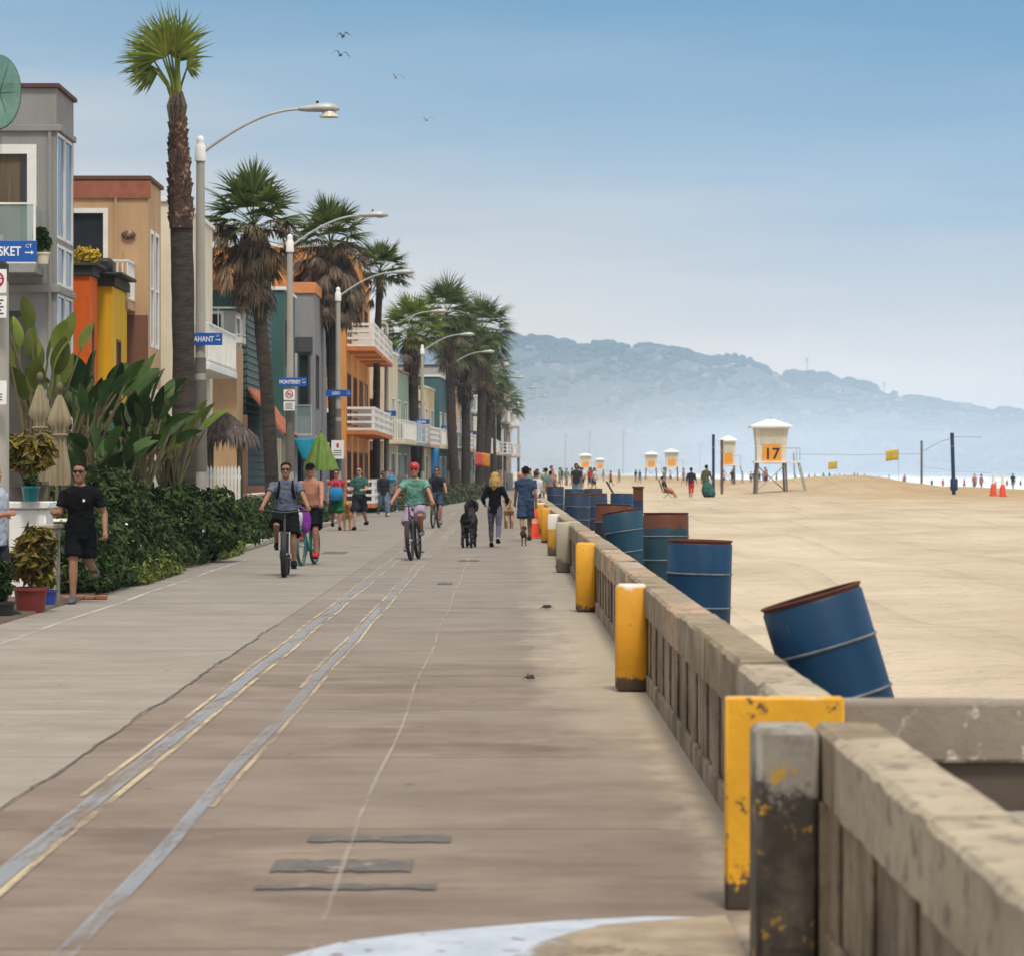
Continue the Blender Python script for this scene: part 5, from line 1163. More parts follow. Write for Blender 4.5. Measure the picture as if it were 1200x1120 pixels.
# ------------------------------------------------------------------ people
sk = lambda n, c: M(n, tuple(x*.85 for x in c), tuple(x*.7 for x in c), 8, .6, spec=.25)
m_skin = sk('tanned_skin', (.36, .185, .115)); m_skinr = sk('sunburnt_skin', (.50, .23, .15)); m_skind = sk('brown_skin', (.24, .125, .08)); m_skinl = sk('fair_skin', (.56, .34, .25))
cloth = lambda n, c: M(n, c, tuple(x*.6 for x in c), 6, .95, .02, 11, spec=.08)
K = dict(black=cloth('black_cloth', (.010, .010, .012)), slate=cloth('slate_cloth', (.13, .15, .21)), navy=cloth('navy_cloth', (.045, .075, .14)), teal=cloth('teal_cloth', (.15, .33, .27)), lav=cloth('lavender_cloth', (.42, .33, .45)),
         green=cloth('green_cloth', (.03, .17, .07)), dgreen=cloth('dark_teal_cloth', (.05, .14, .12)), red=cloth('red_cloth', (.55, .035, .04)), jean=cloth('denim', (.17, .27, .38)), white=cloth('white_cloth', (.62, .63, .66)), char=cloth('charcoal_cloth', (.035, .035, .045)),
         lblue=cloth('pale_blue_cloth', (.42, .48, .58)), purple=cloth('purple_cloth', (.25, .05, .35)), grey=cloth('grey_cloth', (.22, .22, .23)), legg=cloth('patterned_leggings', (.14, .13, .18)), orange=cloth('orange_cloth', (.55, .16, .05)), pink=cloth('pink_cloth', (.55, .2, .2)), tan=cloth('tan_cloth', (.4, .32, .22)), sky=cloth('sky_blue_cloth', (.04, .28, .6)))
h_dark = M('dark_hair', (.008, .006, .005), (.016, .011, .009), 30, .8, .01, 60, spec=.1); h_blond = M('blond_hair', (.50, .34, .13), (.30, .19, .065), 14, .7, .01, 40, spec=.15, stretch=(3, 3, .5)); h_brown = M('brown_hair', (.04, .024, .014), (.065, .038, .022), 30, .8, .01, 60, spec=.1)
m_lens = M('dark_lens', (.006, .006, .008), None, 3, .1); m_lip = M('lips', (.30, .10, .08), None, 5, .6); m_eye = M('eye', (.02, .015, .012), None, 4, .3)
def ik(a, t, l1, l2, pole):
    d = t-a; L = min(d.length, (l1+l2)*.999); u = d.normalized(); x = (l1*l1-l2*l2+L*L)/(2*L); h = math.sqrt(max(0, l1*l1-x*x))
    p = (pole-u*pole.dot(u)).normalized(); return a+u*x+p*h, a+u*L
def person(label, X, Y, rz, H, pose, o, z=0, vox=.012, name='person', group=None, lod=0):
    t = thing(name, label, 'person', (X, Y, z), rz, group); t.scale = (H/1.75,)*3
    g = lambda k, d=0: pose.get(k, d)
    ln = R(g('lean')); sp_ = V(0, -math.sin(ln), math.cos(ln)); fw = V(0, -math.cos(ln), -math.sin(ln)); ri = V(1, 0, 0)
    if g('roll'): ri = V(math.cos(R(g('roll'))), 0, math.sin(R(g('roll'))))
    pel = V(g('px'), g('py'), g('pz', .93)); w = o.get('w', 1.0); bl = o.get('belly', 1.0)
    J = {}
    for sx, n in ((1, 'L'), (-1, 'R')):
        hip = pel+ri*(.088*sx)-V(0, 0, .03); sh = pel+sp_*.448+ri*(.176*sx*w)
        if g('foot'+n, None): kn, an = ik(hip, V(*g('foot'+n)), .43, .42, V(sx*.08, -1, .2))
        else:
            a = R(g('th'+n)); k_ = a-R(g('kn'+n)); ot = g('stance', .05)*sx
            kn = hip+V(ot*.4, -math.sin(a), -math.cos(a))*.43; an = kn+V(0, -math.sin(k_), -math.cos(k_))*.42
        if g('hand'+n, None): el_, wr = ik(sh, V(*g('hand'+n)), .295, .26, V(sx*.9, .35, -.6))
        else:
            a = R(g('sh'+n)); ab = R(g('ab'+n, 8)); e = a+R(g('el'+n, 15))
            el_ = sh+V(sx*math.sin(ab), -math.sin(a)*math.cos(ab), -math.cos(a)*math.cos(ab))*.295
            wr = el_+V(sx*math.sin(ab)*g('in'+n, .5), -math.sin(e), -math.cos(e)).normalized()*.26
        J[n] = (hip, kn, an, sh, el_, wr)
    if 'pz' not in pose:
        dz = min(J['L'][2].z, J['R'][2].z)-.085; m_ = V(0, 0, dz); pel = pel-m_; J = {k: tuple(p-m_ for p in v) for k, v in J.items()}
    def tor(mb, levels, inf=0, n=16):
        mb.rings([[pel+sp_*h+ri*((rx*w+inf)*math.cos(2*PI*k/n))+fw*((ry*(bl if h < .35 else 1)+inf)*math.sin(2*PI*k/n)+.012) for k in range(n)] for h, rx, ry in levels])
    full = [(-.10, .12, .085), (-.04, .158, .112), (.05, .156, .112), (.16, .138, .104), (.28, .150, .112), (.39, .168, .112), (.455, .158, .095), (.50, .118, .078), (.545, .066, .058)]
    hd = pel+sp_*.60+V(0, -math.sin(ln*.4), math.cos(ln*.4))*.085
    hd = hd+V(0, -.02, 0)
    mb = MB(); tor(mb, full); mb.tube([pel+sp_*.5, pel+sp_*.57, hd-V(0, 0, .04)], [.062, .055, .052], 12)
    # head: jaw, cheeks, cranium
    hr = []
    for dz, rx, ry, dy in ((-.122, .026, .03, -.045), (-.108, .045, .052, -.034), (-.075, .060, .076, -.016), (-.03, .069, .09, -.004), (.02, .074, .098, .004), (.06, .073, .096, .008), (.095, .058, .078, .010), (.115, .033, .045, .010), (.12, .012, .02, .010)):
        hr.append([hd+V(rx*math.cos(2*PI*k/16), ry*math.sin(2*PI*k/16)+dy, dz) for k in range(16)])
    mb.rings(hr)
    mb.tube([hd+V(0, -.088, .015), hd+V(0, -.108, -.028), hd+V(0, -.088, -.038)], [.009, .016, .010], 8)
    for sx in (1, -1): mb.ell(hd+V(sx*.076, .012, -.008), (.012, .022, .032), 8, 6)
    for sx, n in ((1, 'L'), (-1, 'R')):
        hip, kn, an, sh, el_, wr = J[n]
        mb.tube([hip+V(0, 0, .03), hip+(kn-hip)*.3, hip+(kn-hip)*.75, kn, kn+(an-kn)*.28, kn+(an-kn)*.65, an, an-V(0, 0, .03)], [.088, .086, .066, .056, .057, .044, .036, .04], 12)
        mb.ell(an+V(0, -.06, -.045), (.038, .11, .032), 10, 6)
        mb.tube([sh-ri*sx*.03, sh, sh+(el_-sh)*.35, el_, el_+(wr-el_)*.25, wr], [.046, .052, .048, .040, .041, .028], 12)
        d = (wr-el_).normalized(); inn = V(-sx, 0, 0); inn = (inn-d*inn.dot(d)).normalized(); sd_ = d.cross(inn).normalized()
        if sd_.y > 0: sd_ = -sd_
        cu = R(g('curl', 40)); pm = wr+d*.055
        mb.tube([wr-d*.01, wr+d*.03, wr+d*.075, wr+d*.095], [.026, .034, .036, .026], 8)
        for i, (off, l) in enumerate(((.027, .072), (.009, .080), (-.009, .074), (-.027, .058))):
            p0 = wr+d*.082+sd_*off; d1 = d*math.cos(cu)+inn*math.sin(cu); d2 = d*math.cos(cu*2)+inn*math.sin(cu*2)
            mb.tube([p0, p0+d1*l*.5, p0+d1*l*.5+d2*l*.5], [.0105, .0095, .008], 6)
        p0 = wr+d*.035+sd_*.03; mb.tube([p0, p0+(sd_*.7+d*.7+inn*.2).normalized()*.04, p0+(sd_*.55+d*.9+inn*.4).normalized()*.072], [.013, .011, .009], 6)
    fuse(mb, 'body', o.get('skin', m_skin), t, vox)
    # clothes
    if o.get('shirt'):
        q = MB(); f_ = o.get('fit', .016); tor(q, [(o.get('hem', -.10), .155, .116)]+[l for l in full if -.05 < l[0] < .52]+[(.528, .078, .062)], f_)
        for sx, n in ((1, 'L'), (-1, 'R')):
            hip, kn, an, sh, el_, wr = J[n]; sl_ = o.get('sleeve', .6)
            if sl_ > 1: q.tube([sh-ri*sx*.05, sh, sh+(el_-sh)*.5, el_, el_+(wr-el_)*(sl_-1)], [.066, .070, .064, .055, .042], 12)
            elif sl_ > 0: q.tube([sh-ri*sx*.05, sh, sh+(el_-sh)*sl_], [.066, .071, .070], 12)
        fuse(q, 'shirt', o['shirt'], t, vox*1.05, 2, .013)
    if o.get('pants'):
        q = MB(); f_ = o.get('pfit', .014); L_ = o.get('plen', .9); tor(q, [(-.11, .125, .095), (-.04, .158, .112), (.06, .152, .108)], f_)
        for n in 'LR':
            hip, kn, an, sh, el_, wr = J[n]
            if L_ <= 1: q.tube([hip+V(0, 0, .04), hip+(kn-hip)*.35, hip+(kn-hip)*L_], [.09+f_, .088+f_, .072+f_*2], 12)
            else: q.tube([hip+V(0, 0, .04), hip+(kn-hip)*.4, kn, kn+(an-kn)*.4, kn+(an-kn)*(L_-1)], [.09+f_, .084+f_, .058+f_, .055+f_, .037+f_*1.4], 12)
        fuse(q, 'trousers' if L_ > 1 else 'shorts', o['pants'], t, vox*1.05, 2, .010 if L_ < 1 else .007)
    if o.get('shoe'):
        for n in 'LR':
            an = J[n][2]; q = MB(); tp = R(g('toe'+n, 0))
            mt = Matrix.Translation(an) @ Matrix.Rotation(tp, 4, 'X')
            rr = []
            for y, w_, h0, h1 in ((.075, .03, -.06, .0), (.055, .048, -.088, .035), (0, .052, -.088, .04), (-.07, .053, -.088, .008), (-.13, .055, -.088, -.012), (-.18, .042, -.085, -.03), (-.21, .014, -.07, -.05)):
                rr.append([mt @ V(w_*math.cos(k*PI/5), y, (h0+h1)/2+(h1-h0)/2*math.sin(k*PI/5)) for k in range(10)])
            q.rings([r[::-1] for r in rr]); q.build('shoe', o['shoe'], t)
    hair = o.get('hair')
    if hair:
        q = MB(); hm_, style = hair; e = .010 if style == 'short' else .018
        rr = []
        for dz, rx, ry, dy in ((-.05, .060, .055, .045), (-.02, .074, .072, .036), (.02, .077, .080, .034), (.055, .077, .083, .030), (.085, .068, .085, .016), (.10, .058, .076, .012), (.118, .038, .05, .010), (.126, .012, .02, .010)):
            rr.append([hd+V((rx+e)*math.cos(2*PI*k/16), (ry+e*.7)*math.sin(2*PI*k/16)+dy, dz+e*.5) for k in range(16)])
        q.rings(rr)
        if style == 'long':
            q.tube([hd+V(0, .05, .03), hd+V(.0, .085, -.08), hd+V(.01, .105, -.19), hd+V(.03, .10, -.29)], [.085, .10, .085, .03], 12)
            for sx in (1, -1): q.tube([hd+V(sx*.06, .02, .04), hd+V(sx*.09, .03, -.07), hd+V(sx*.10, .05, -.2), hd+V(sx*.08, .06, -.26)], [.035, .045, .04, .012], 8)
        fuse(q, 'hair', hm_, t, .01, 1, .010, (38, 38, 22))
    if o.get('cap'):
        q = MB(); q.rings([[hd+V(rx*math.cos(2*PI*k/18), ry*math.sin(2*PI*k/18)+.006, dz) for k in range(18)] for dz, rx, ry in ((.035, .083, .106), (.07, .083, .106), (.105, .068, .088), (.125, .04, .052), (.131, .01, .012))])
        if o.get('brim', 1):
            bs = -1 if o.get('brim', 1) == 1 else 1
            q.add([hd+V(math.cos(a)*.078, bs*(.085+math.sin(a)*.085)+.006, .04-.012*math.sin(a)) for a in [PI*k/8 for k in range(9)]]+[hd+V(math.cos(a)*.078, bs*(.085+math.sin(a)*.085)+.006, .03-.012*math.sin(a)) for a in [PI*k/8 for k in range(9)]], [tuple(range(9)), tuple(range(9, 18))[::-1]]+[(i, i+9, i+10, i+1) for i in range(8)])
        q.build('cap', o['cap'], t)
    if o.get('helmet'):
        q = MB(); q.rings([[hd+V(rx*math.cos(2*PI*k/18), ry*math.sin(2*PI*k/18)+.01, dz) for k in range(18)] for dz, rx, ry in ((.025, .088, .118), (.06, .096, .128), (.105, .085, .115), (.145, .05, .07), (.155, .01, .012))]); q.build('helmet', o['helmet'], t)
    if lod == 0:
        if o.get('glasses', 1) == 1 and not g('away'):
            q = MB()
            for sx in (1, -1): q.ell(hd+V(sx*.034, -.092, .018), (.031, .014, .021), 10, 6)
            q.tube([hd+V(-.01, -.1, .024), hd+V(.01, -.1, .024)], .006, 5)
            for sx in (1, -1): q.tube([hd+V(sx*.06, -.085, .022), hd+V(sx*.079, .01, .022)], .005, 5)
            q.build('sunglasses', m_lens, t)
        elif not g('away'):
            for sx in (1, -1): q = MB(); q.ell(hd+V(sx*.03, -.087, .015), (.012, .008, .007), 8, 6); q.build('eye', m_eye, t)
        if not g('away'): q = MB(); q.ell(hd+V(0, -.083, -.066), (.024, .010, .007), 10, 6); q.build('mouth', m_lip, t)
    if o.get('pack'):
        q = MB(); q.rings([[pel+sp_*h+ri*(rx*math.cos(2*PI*k/14))-fw*(.10+ry*(1+math.sin(2*PI*k/14))) for k in range(14)] for h, rx, ry in ((.08, .10, .06), (.11, .15, .09), (.3, .15, .10), (.46, .13, .08), (.5, .07, .05))]); pk = q.build('backpack', o['pack'], t)
        for sx in (1, -1):
            q = MB(); q.tube([pel+sp_*.2+ri*sx*.15-fw*.05, pel+sp_*.28+ri*sx*.135+fw*.145, pel+sp_*.4+ri*sx*.115+fw*.152, pel+sp_*.5+ri*sx*.10+fw*.06, pel+sp_*.5+ri*sx*.10-fw*.09], .026, 6); q.build('strap', o['pack'], pk)
    if o.get('mark'):
        q = MB(); c = pel+sp_*.36+ri*.075+fw*.150; q.box(c.x-.014, c.x+.014, c.y-.004, c.y+.004, c.z-.016, c.z+.016); q.build('emblem', m_signw, t)
    t['J'] = [list(J[n][5]) for n in 'LR']
    del t['J']
    return t, J, pel, hd
walk = lambda a=22, arm=18, k=1: dict(thL=a*k, knL=6 if k > 0 else 30, thR=-a*k*.8, knR=30 if k > 0 else 6, shL=-arm*k, elL=22, shR=arm*k, elR=22, curl=35)
# the jogger
jp = dict(stance=-.07, thR=14, knR=10, thL=-16, knL=58, shR=14, elR=82, shL=-12, elL=38, abL=22, abR=14, inL=.3, inR=.1, lean=7, toeL=-28, curl=62)
person('jogger in black tee, black shorts and sunglasses running at the pavement edge', (95-592)*39.5/F, 39.5, R(-4), 1.80, jp,
       dict(shirt=K['black'], pants=K['black'], plen=.80, pfit=.022, shoe=M('running_shoe', (.05, .045, .055), (.12, .12, .13), 9, .6), hair=(h_dark, 'short'), sleeve=.68, fit=.018, hem=-.13, w=1.06, skin=m_skin, mark=1), vox=.0095)
person('person at the left picture edge in pale blue shirt and dark shorts', (-9-592)*36.0/F, 36.0, R(60), 1.78, dict(walk(12), shR=20, elR=80, inR=-.4, abR=14), dict(shirt=K['lblue'], pants=K['char'], plen=.95, pfit=.02, shoe=K['char'], hair=(h_brown, 'short'), sleeve=.7, fit=.03, hem=-.14, glasses=0, skin=m_skinr))
# ------------------------------------------------------------------ bicycles
def bike(label, X, Y, rz, fm, tr=.026, r=.335, fat=0, basket=None, wide=.30, lean=0, seatm=m_black, tyrem=m_black):
    t = thing('bicycle', label, 'bicycle', (X, Y, 0), rz); t.rotation_euler = (0, R(lean), rz)
    f = r+tr
    for y in (-.56, .52):
        q = MB(); q.torus((0, y, f), r-tr*.6, .013, 'X', 36, 6); wh = None
        for k in range(18): a = 2*PI*k/18; q.tube([V(.02*(-1)**k, y, f), V(0, y+(r-tr)*math.cos(a), f+(r-tr)*math.sin(a))], .0022, 3)
        q.tube([V(-.05, y, f), V(.05, y, f)], .02, 8); wh = q.build('wheel', m_metal, t)
        q = MB(); q.torus((0, y, f), r, tr, 'X', 40, 10); q.build('tyre', tyrem, wh)
    bb = V(0, .06, f-.09); st = V(0, .22, .85); hd = V(0, -.37, .88); hl = V(0, -.40, .72)
    q = MB()
    for a, b_, rr in ((bb, st, .017), (st-V(0, -.0, .06), hd, .017), (bb, hl, .02), (hd+V(0, .02, .05), hl, .022)): q.tube([a, b_], rr, 8)
    for sx in (1, -1):
        q.tube([bb+V(sx*.03, 0, 0), V(sx*.06, .52, f)], .010, 6); q.tube([st+V(sx*.015, 0, -.05), V(sx*.06, .52, f)], .009, 6)
    q.build('frame', fm, t)
    q = MB(); ww = tr+.03
    for sx in (1, -1): q.tube([hl+V(0, 0, -.02), V(sx*ww, -.45, f+r+.03), V(sx*ww, -.56, f)], [.018, .016, .011], 8)
    q.build('fork', m_metal if fat else fm, t)
    q = MB(); q.tube([hd, hd+V(0, .0, .16)], .013, 8)
    q.tube([V(-wide, -.26, 1.06), V(-wide*.6, -.34, 1.06), V(-.05, -.40, 1.04), V(.05, -.40, 1.04), V(wide*.6, -.34, 1.06), V(wide, -.26, 1.06)], .012, 8); hb = q.build('handlebar', m_dark, t)
    for sx in (1, -1): q = MB(); q.tube([V(sx*wide*.72, -.315, 1.06), V(sx*wide*1.02, -.255, 1.06)], .018, 8); q.build('grip', m_black, hb)
    q = MB(); q.tube([st, st+V(0, .02, .10)], .013, 8); q.rings([[V(w*math.cos(k*PI/6), y, .98+h*math.sin(k*PI/6)) for k in range(12)] for y, w, h in ((.08, .018, .015), (.14, .03, .025), (.24, .075, .03), (.34, .085, .03), (.37, .05, .02))]); q.build('saddle', seatm, t)
    q = MB(); q.tube([bb-V(.09, 0, 0), bb+V(.09, 0, 0)], .015, 8); q.torus(bb+V(-.05, 0, 0), .09, .006, 'X', 24, 4)
    q.tube([bb+V(.085, 0, 0), bb+V(.095, -.06, -.15)], .011, 6); q.tube([bb+V(-.085, 0, 0), bb+V(-.095, .06, .15)], .011, 6); ck = q.build('crank', m_dark, t)
    for sx, c in ((1, V(.14, -.06, -.15)), (-1, V(-.14, .06, .15))): q = MB(); q.box(bb.x+c.x-.045, bb.x+c.x+.045, bb.y+c.y-.04, bb.y+c.y+.04, bb.z+c.z-.011, bb.z+c.z+.011, .005); q.build('pedal', m_black, ck)
    if basket:
        q = MB(); q.lathe([(.09, .86), (.14, 1.10), (.145, 1.10), (.10, .855)], 16, (0, -.53, 0)); q.build('basket', basket, t)
    return bb
def rider(label, X, Y, rz, outfit, bb, wide=.30, lean=10, H=1.75, swap=1, hands=True, vox=.011, pz=1.03):
    s = 1.75/H
    ps = dict(px=0, py=.27, pz=pz, lean=lean, curl=70)
    ps['footL'] = (.14, bb.y-.06*swap+.05, bb.z-.15*swap+.10); ps['footR'] = (-.14, bb.y+.06*swap+.05, bb.z+.15*swap+.10)
    ps['handL'] = (wide*.95, -.20, 1.10); ps['handR'] = (-wide*.95, -.20, 1.10)
    return person(label, X, Y, rz, H, ps, outfit, vox=vox)
# fat tyre cyclist
X1 = (333-592)*49.5/F
bb = bike('fat tyred bicycle with pale fork ridden at the front of the pair', X1, 49.8, R(2), m_dark, .05, .32, 1, None, .34)
rider('cyclist in slate blue tee with black backpack and sunglasses on the fat tyred bicycle', X1, 49.8, R(2), dict(shirt=K['slate'], pants=K['black'], plen=.98, pfit=.03, shoe=K['black'], hair=(h_dark, 'short'), pack=K['black'], skin=m_skin, sleeve=.65, belly=1.25, w=1.12, fit=.02), bb, .40, 6, 1.75)
X2 = (360-592)*55.5/F
m_turq = M('turquoise_paint', (.02, .22, .19), (.015, .17, .15), 4, .35)
bb = bike('turquoise cruiser bicycle just behind the fat tyred one', X2, 55.8, R(-9), m_turq, .03, .33, 0, None, .28, tyrem=M('turquoise_tyre', (.03, .16, .14), (.02, .10, .09), 4, .6))
rider('shirtless cyclist in black cap and sunglasses on the turquoise cruiser', X2, 55.8, R(-9), dict(pants=K['black'], plen=.9, pfit=.03, shoe=K['red'], cap=K['black'], skin=m_skinr, w=1.08, belly=1.2), bb, .30, 8, 1.76)
t = thing('bag', 'white and purple bag hanging from the turquoise bicycle handlebar', 'bag', (X2-.12, 55.25, 0), 0)
q = MB(); q.ell((-.05, -.02, .84), (.13, .10, .19), 14, 10); fuse(q, 'pouch', K['white'], t, .015); q = MB(); q.ell((.11, 0, .80), (.10, .09, .22), 14, 10); fuse(q, 'towel', K['purple'], t, .015); q = MB(); q.tube([V(-.05, 0, 1.0), V(0, .06, 1.09), V(.1, 0, 1.0)], .012, 6); q.build('handle', K['purple'], t)
X3 = (486-592)*59/F
bb = bike('black mountain bicycle turned slightly, under the rider in the red helmet', X3, 59.2, R(-6), m_dark, .034, .345, 0, None, .33, lean=-4)
rider('cyclist in teal green tee, lavender shorts and red helmet', X3-.03, 59.2, R(-6), dict(shirt=K['teal'], pants=K['lav'], plen=.95, pfit=.026, shoe=K['grey'], helmet=M('red_helmet', (.50, .02, .03), (.4, .015, .02), 4, .3), glasses=1, skin=m_skinr, sleeve=.6, w=1.12, belly=1.2, fit=.022), bb, .42, 10, 1.76, -1)
X4 = (511-592)*92/F
bb = bike('far bicycle half hidden behind the red helmeted rider', X4, 92, R(-8), m_dark, .03, .33)
rider('cyclist in dark tee behind the red helmeted rider, arms bare', X4, 92, R(-8), dict(shirt=K['char'], pants=K['navy'], plen=.9, shoe=K['grey'], hair=(h_brown, 'short'), skin=m_skinr, w=1.05), bb, .36, 10, 1.74, 1, vox=.02)
# walkers
def w_(label, px, fy, rz, H, pose, outfit, vox=.014, **k):
    Y = F*1.7/(fy-552); return person(label, (px-592)*Y/F, Y, rz, H, pose, outfit, vox=vox, **k), (px-592)*Y/F, Y
A = dict(away=1)
_, xa, ya = w_('shirtless walker with red towel and bright blue bag, in green shorts', 394, 621, R(5), 1.74, walk(16, 12), dict(pants=K['green'], plen=.95, pfit=.03, shoe=K['black'], hair=(h_dark, 'short'), skin=m_skinr, shirt=K['red'], sleeve=.25, hem=.22))
t = thing('bag', 'bright blue bag held against the red topped walker', 'bag', (xa, ya-.26, 0)); q = MB(); q.rings([[V(rx*math.cos(k*PI/8), ry*math.sin(k*PI/8), z_) for k in range(16)] for z_, rx, ry in ((.86, .14, .04), (.9, .19, .07), (1.15, .20, .08), (1.24, .17, .05))]); q.build('pouch', K['sky'], t); q = MB(); q.tube([V(-.12, 0, 1.22), V(-.1, .08, 1.4), V(.1, .08, 1.4), V(.12, 0, 1.22)], .012, 6); q.build('strap', K['sky'], t)
w_('walker in dark green tee and charcoal shorts looking down', 421, 621, R(-12), 1.82, dict(walk(18, 10, -1), shL=20, elL=70, shR=18, elR=70, inL=-.6, inR=-.6), dict(shirt=K['dgreen'], pants=K['char'], plen=.9, pfit=.03, shoe=K['black'], hair=(h_brown, 'short'), skin=m_skinl))
w_('walker in blue jeans and dark jacket beside the tree trunk', 449, 605, R(20), 1.70, walk(14, 10), dict(shirt=K['char'], pants=K['jean'], plen=1.9, shoe=K['grey'], hair=(h_dark, 'short'), sleeve=1.8, skin=m_skin), .018)
w_('walker in pale jeans carrying a round blue ball', 459, 604, R(-15), 1.72, walk(14, 10, -1), dict(shirt=K['grey'], pants=K['jean'], plen=1.9, shoe=K['white'], hair=(h_brown, 'short'), sleeve=.6, skin=m_skinr, glasses=0), .018)
t = thing('ball', 'bright blue beach ball carried on the walker\'s shoulder', 'ball', ((459-592)*115/F, 114.7, 1.42)); q = MB(); q.ell((0, 0, 0), (.16, .16, .16), 20, 12); q.build('shell', K['sky'], t); q = MB(); q.torus((0, 0, 0), .160, .006, 'Z', 24, 5); q.build('seam', m_white, t)
# woman with dogs, man ahead
_, xb, yb = w_('woman with long blond hair in black top and patterned leggings walking away', 580, 641, R(176), 1.66, dict(walk(14, 6), away=1, shR=-8, elR=75, abR=26, inR=-.2, abL=24, elL=70, shL=-5, inL=-.2), dict(shirt=K['black'], pants=K['legg'], plen=1.85, pfit=.006, shoe=K['black'], hair=(h_blond, 'long'), sleeve=1.85, w=.93, hem=-.14, skin=m_skinl, fit=.014), .011)
w_('man in navy tee and navy shorts walking away near the wall', 616, 633, R(182), 1.80, dict(walk(15, 12, -1), away=1), dict(shirt=K['navy'], pants=K['navy'], plen=.92, pfit=.03, shoe=K['char'], hair=(h_dark, 'short'), w=1.08, fit=.022, skin=m_skin), .013)
w_('person in white top reaching out by the far end of the seawall', 628, 612, R(200), 1.70, dict(walk(10, 10), away=1, abL=38, elL=10), dict(shirt=K['white'], pants=K['char'], plen=.9, shoe=K['grey'], hair=(h_brown, 'short'), cap=K['red'], brim=0, sleeve=1.6, skin=m_skin), .018)
w_('walker in pale top half hidden behind the far drums', 645, 594, R(170), 1.70, dict(walk(12, 8), away=1), dict(shirt=K['grey'], pants=K['navy'], plen=.9, shoe=K['grey'], hair=(h_dark, 'short'), skin=m_skin), .02)
def dog(label, X, Y, rz, s, mat, shag=0, tail=1, legl=.42, ear=.09):
    t = thing('dog', label, 'dog', (X, Y, 0), rz); t.scale = (s,)*3; q = MB(); rnd = random.Random(int(X*100))
    z = legl+.16
    q.rings([[V(rx*math.cos(k*PI/7), y, z+dz+rz_*math.sin(k*PI/7)) for k in range(14)] for y, rx, rz_, dz in ((-.30, .06, .08, .05), (-.24, .115, .15, .01), (-.1, .125, .165, -.01), (.08, .105, .13, .02), (.24, .11, .13, .03), (.34, .06, .08, .04))])
    q.tube([V(0, -.24, z+.08), V(0, -.33, z+.20), V(0, -.37, z+.30)], [.095, .08, .075], 10)
    q.rings([[V(rx*math.cos(k*PI/6), y, z+dz+rz_*math.sin(k*PI/6)) for k in range(12)] for y, rx, rz_, dz in ((-.27, .05, .05, .34), (-.33, .085, .09, .34), (-.40, .078, .08, .33), (-.45, .045, .045, .30), (-.55, .036, .034, .285), (-.58, .018, .018, .285))])
    for sx in (1, -1):
        q.tube([V(sx*.07, -.34, z+.40), V(sx*.115, -.33, z+.33), V(sx*.11, -.34, z+.33-ear*1.3)], [.02, .035, .018], 8)
        q.tube([V(sx*.08, -.22, z-.02), V(sx*.085, -.20, z-.22), V(sx*.085, -.23, z-.40), V(sx*.085, -.235, .03), V(sx*.085, -.27, .02)], [.07, .045, .035, .03, .03], 10)
        q.tube([V(sx*.08, .24, z+.02), V(sx*.09, .17, z-.18), V(sx*.09, .33, .22), V(sx*.09, .30, .03), V(sx*.09, .26, .02)], [.085, .06, .035, .03, .03], 10)
    q.tube([V(0, .33, z+.08), V(0, .42, z+.16+.12*tail), V(0, .44, z+.18+.26*tail)], [.035, .03 if not shag else .045, .015 if not shag else .05], 8)
    if shag:
        for i in range(260):
            a = rnd.uniform(0, 2*PI); y = rnd.uniform(-.36, .34); zz = z+.14*math.sin(a)+(.28 if y < -.26 else 0); q.ell(V(.125*math.cos(a), y, zz), (.032, .032, .036), 6, 4)
        for sx in (1, -1):
            for y in (-.235, .30):
                for k in range(12): q.ell(V(sx*.088+rnd.uniform(-.03, .03), y+rnd.uniform(-.03, .03), rnd.uniform(.06, .42)), (.036, .036, .04), 6, 4)
    fuse(q, 'body', mat, t, .016, 2)
    q = MB(); q.ell((0, -.585, z+.29), (.016, .012, .013), 8, 6); q.build('nose', m_black, t)
    q = MB(); q.torus((0, -.325, z+.19), .085, .012, 'Z', 20, 5); q.build('collar', K['red'], t)
    return t
dog('large shaggy black dog walking beside the blond woman', (550-592)*68.5/F, 68.5, R(172), 1.06, M('black_fur', (.014, .013, .013), (.03, .028, .027), 12, .9, .02, 30), 1, .6)
dog('slim tan dog walking right of the blond woman', (596-592)*92/F, 92, R(186), .92, M('tan_fur', (.40, .24, .13), (.3, .17, .09), 6, .85), 0, .5)
dog('small dark brown dog near the man\'s feet', (614-592)*70/F, 70, R(180), .46, M('brown_fur', (.07, .035, .022), (.3, .25, .2), 4, .85, lo=.55, hi=.7), 0, .8)
dog('golden brown dog with red harness between the two front walkers', (407-592)*88/F, 88, R(4), .86, M('golden_fur', (.36, .20, .07), (.28, .14, .05), 6, .9), 0, .7)
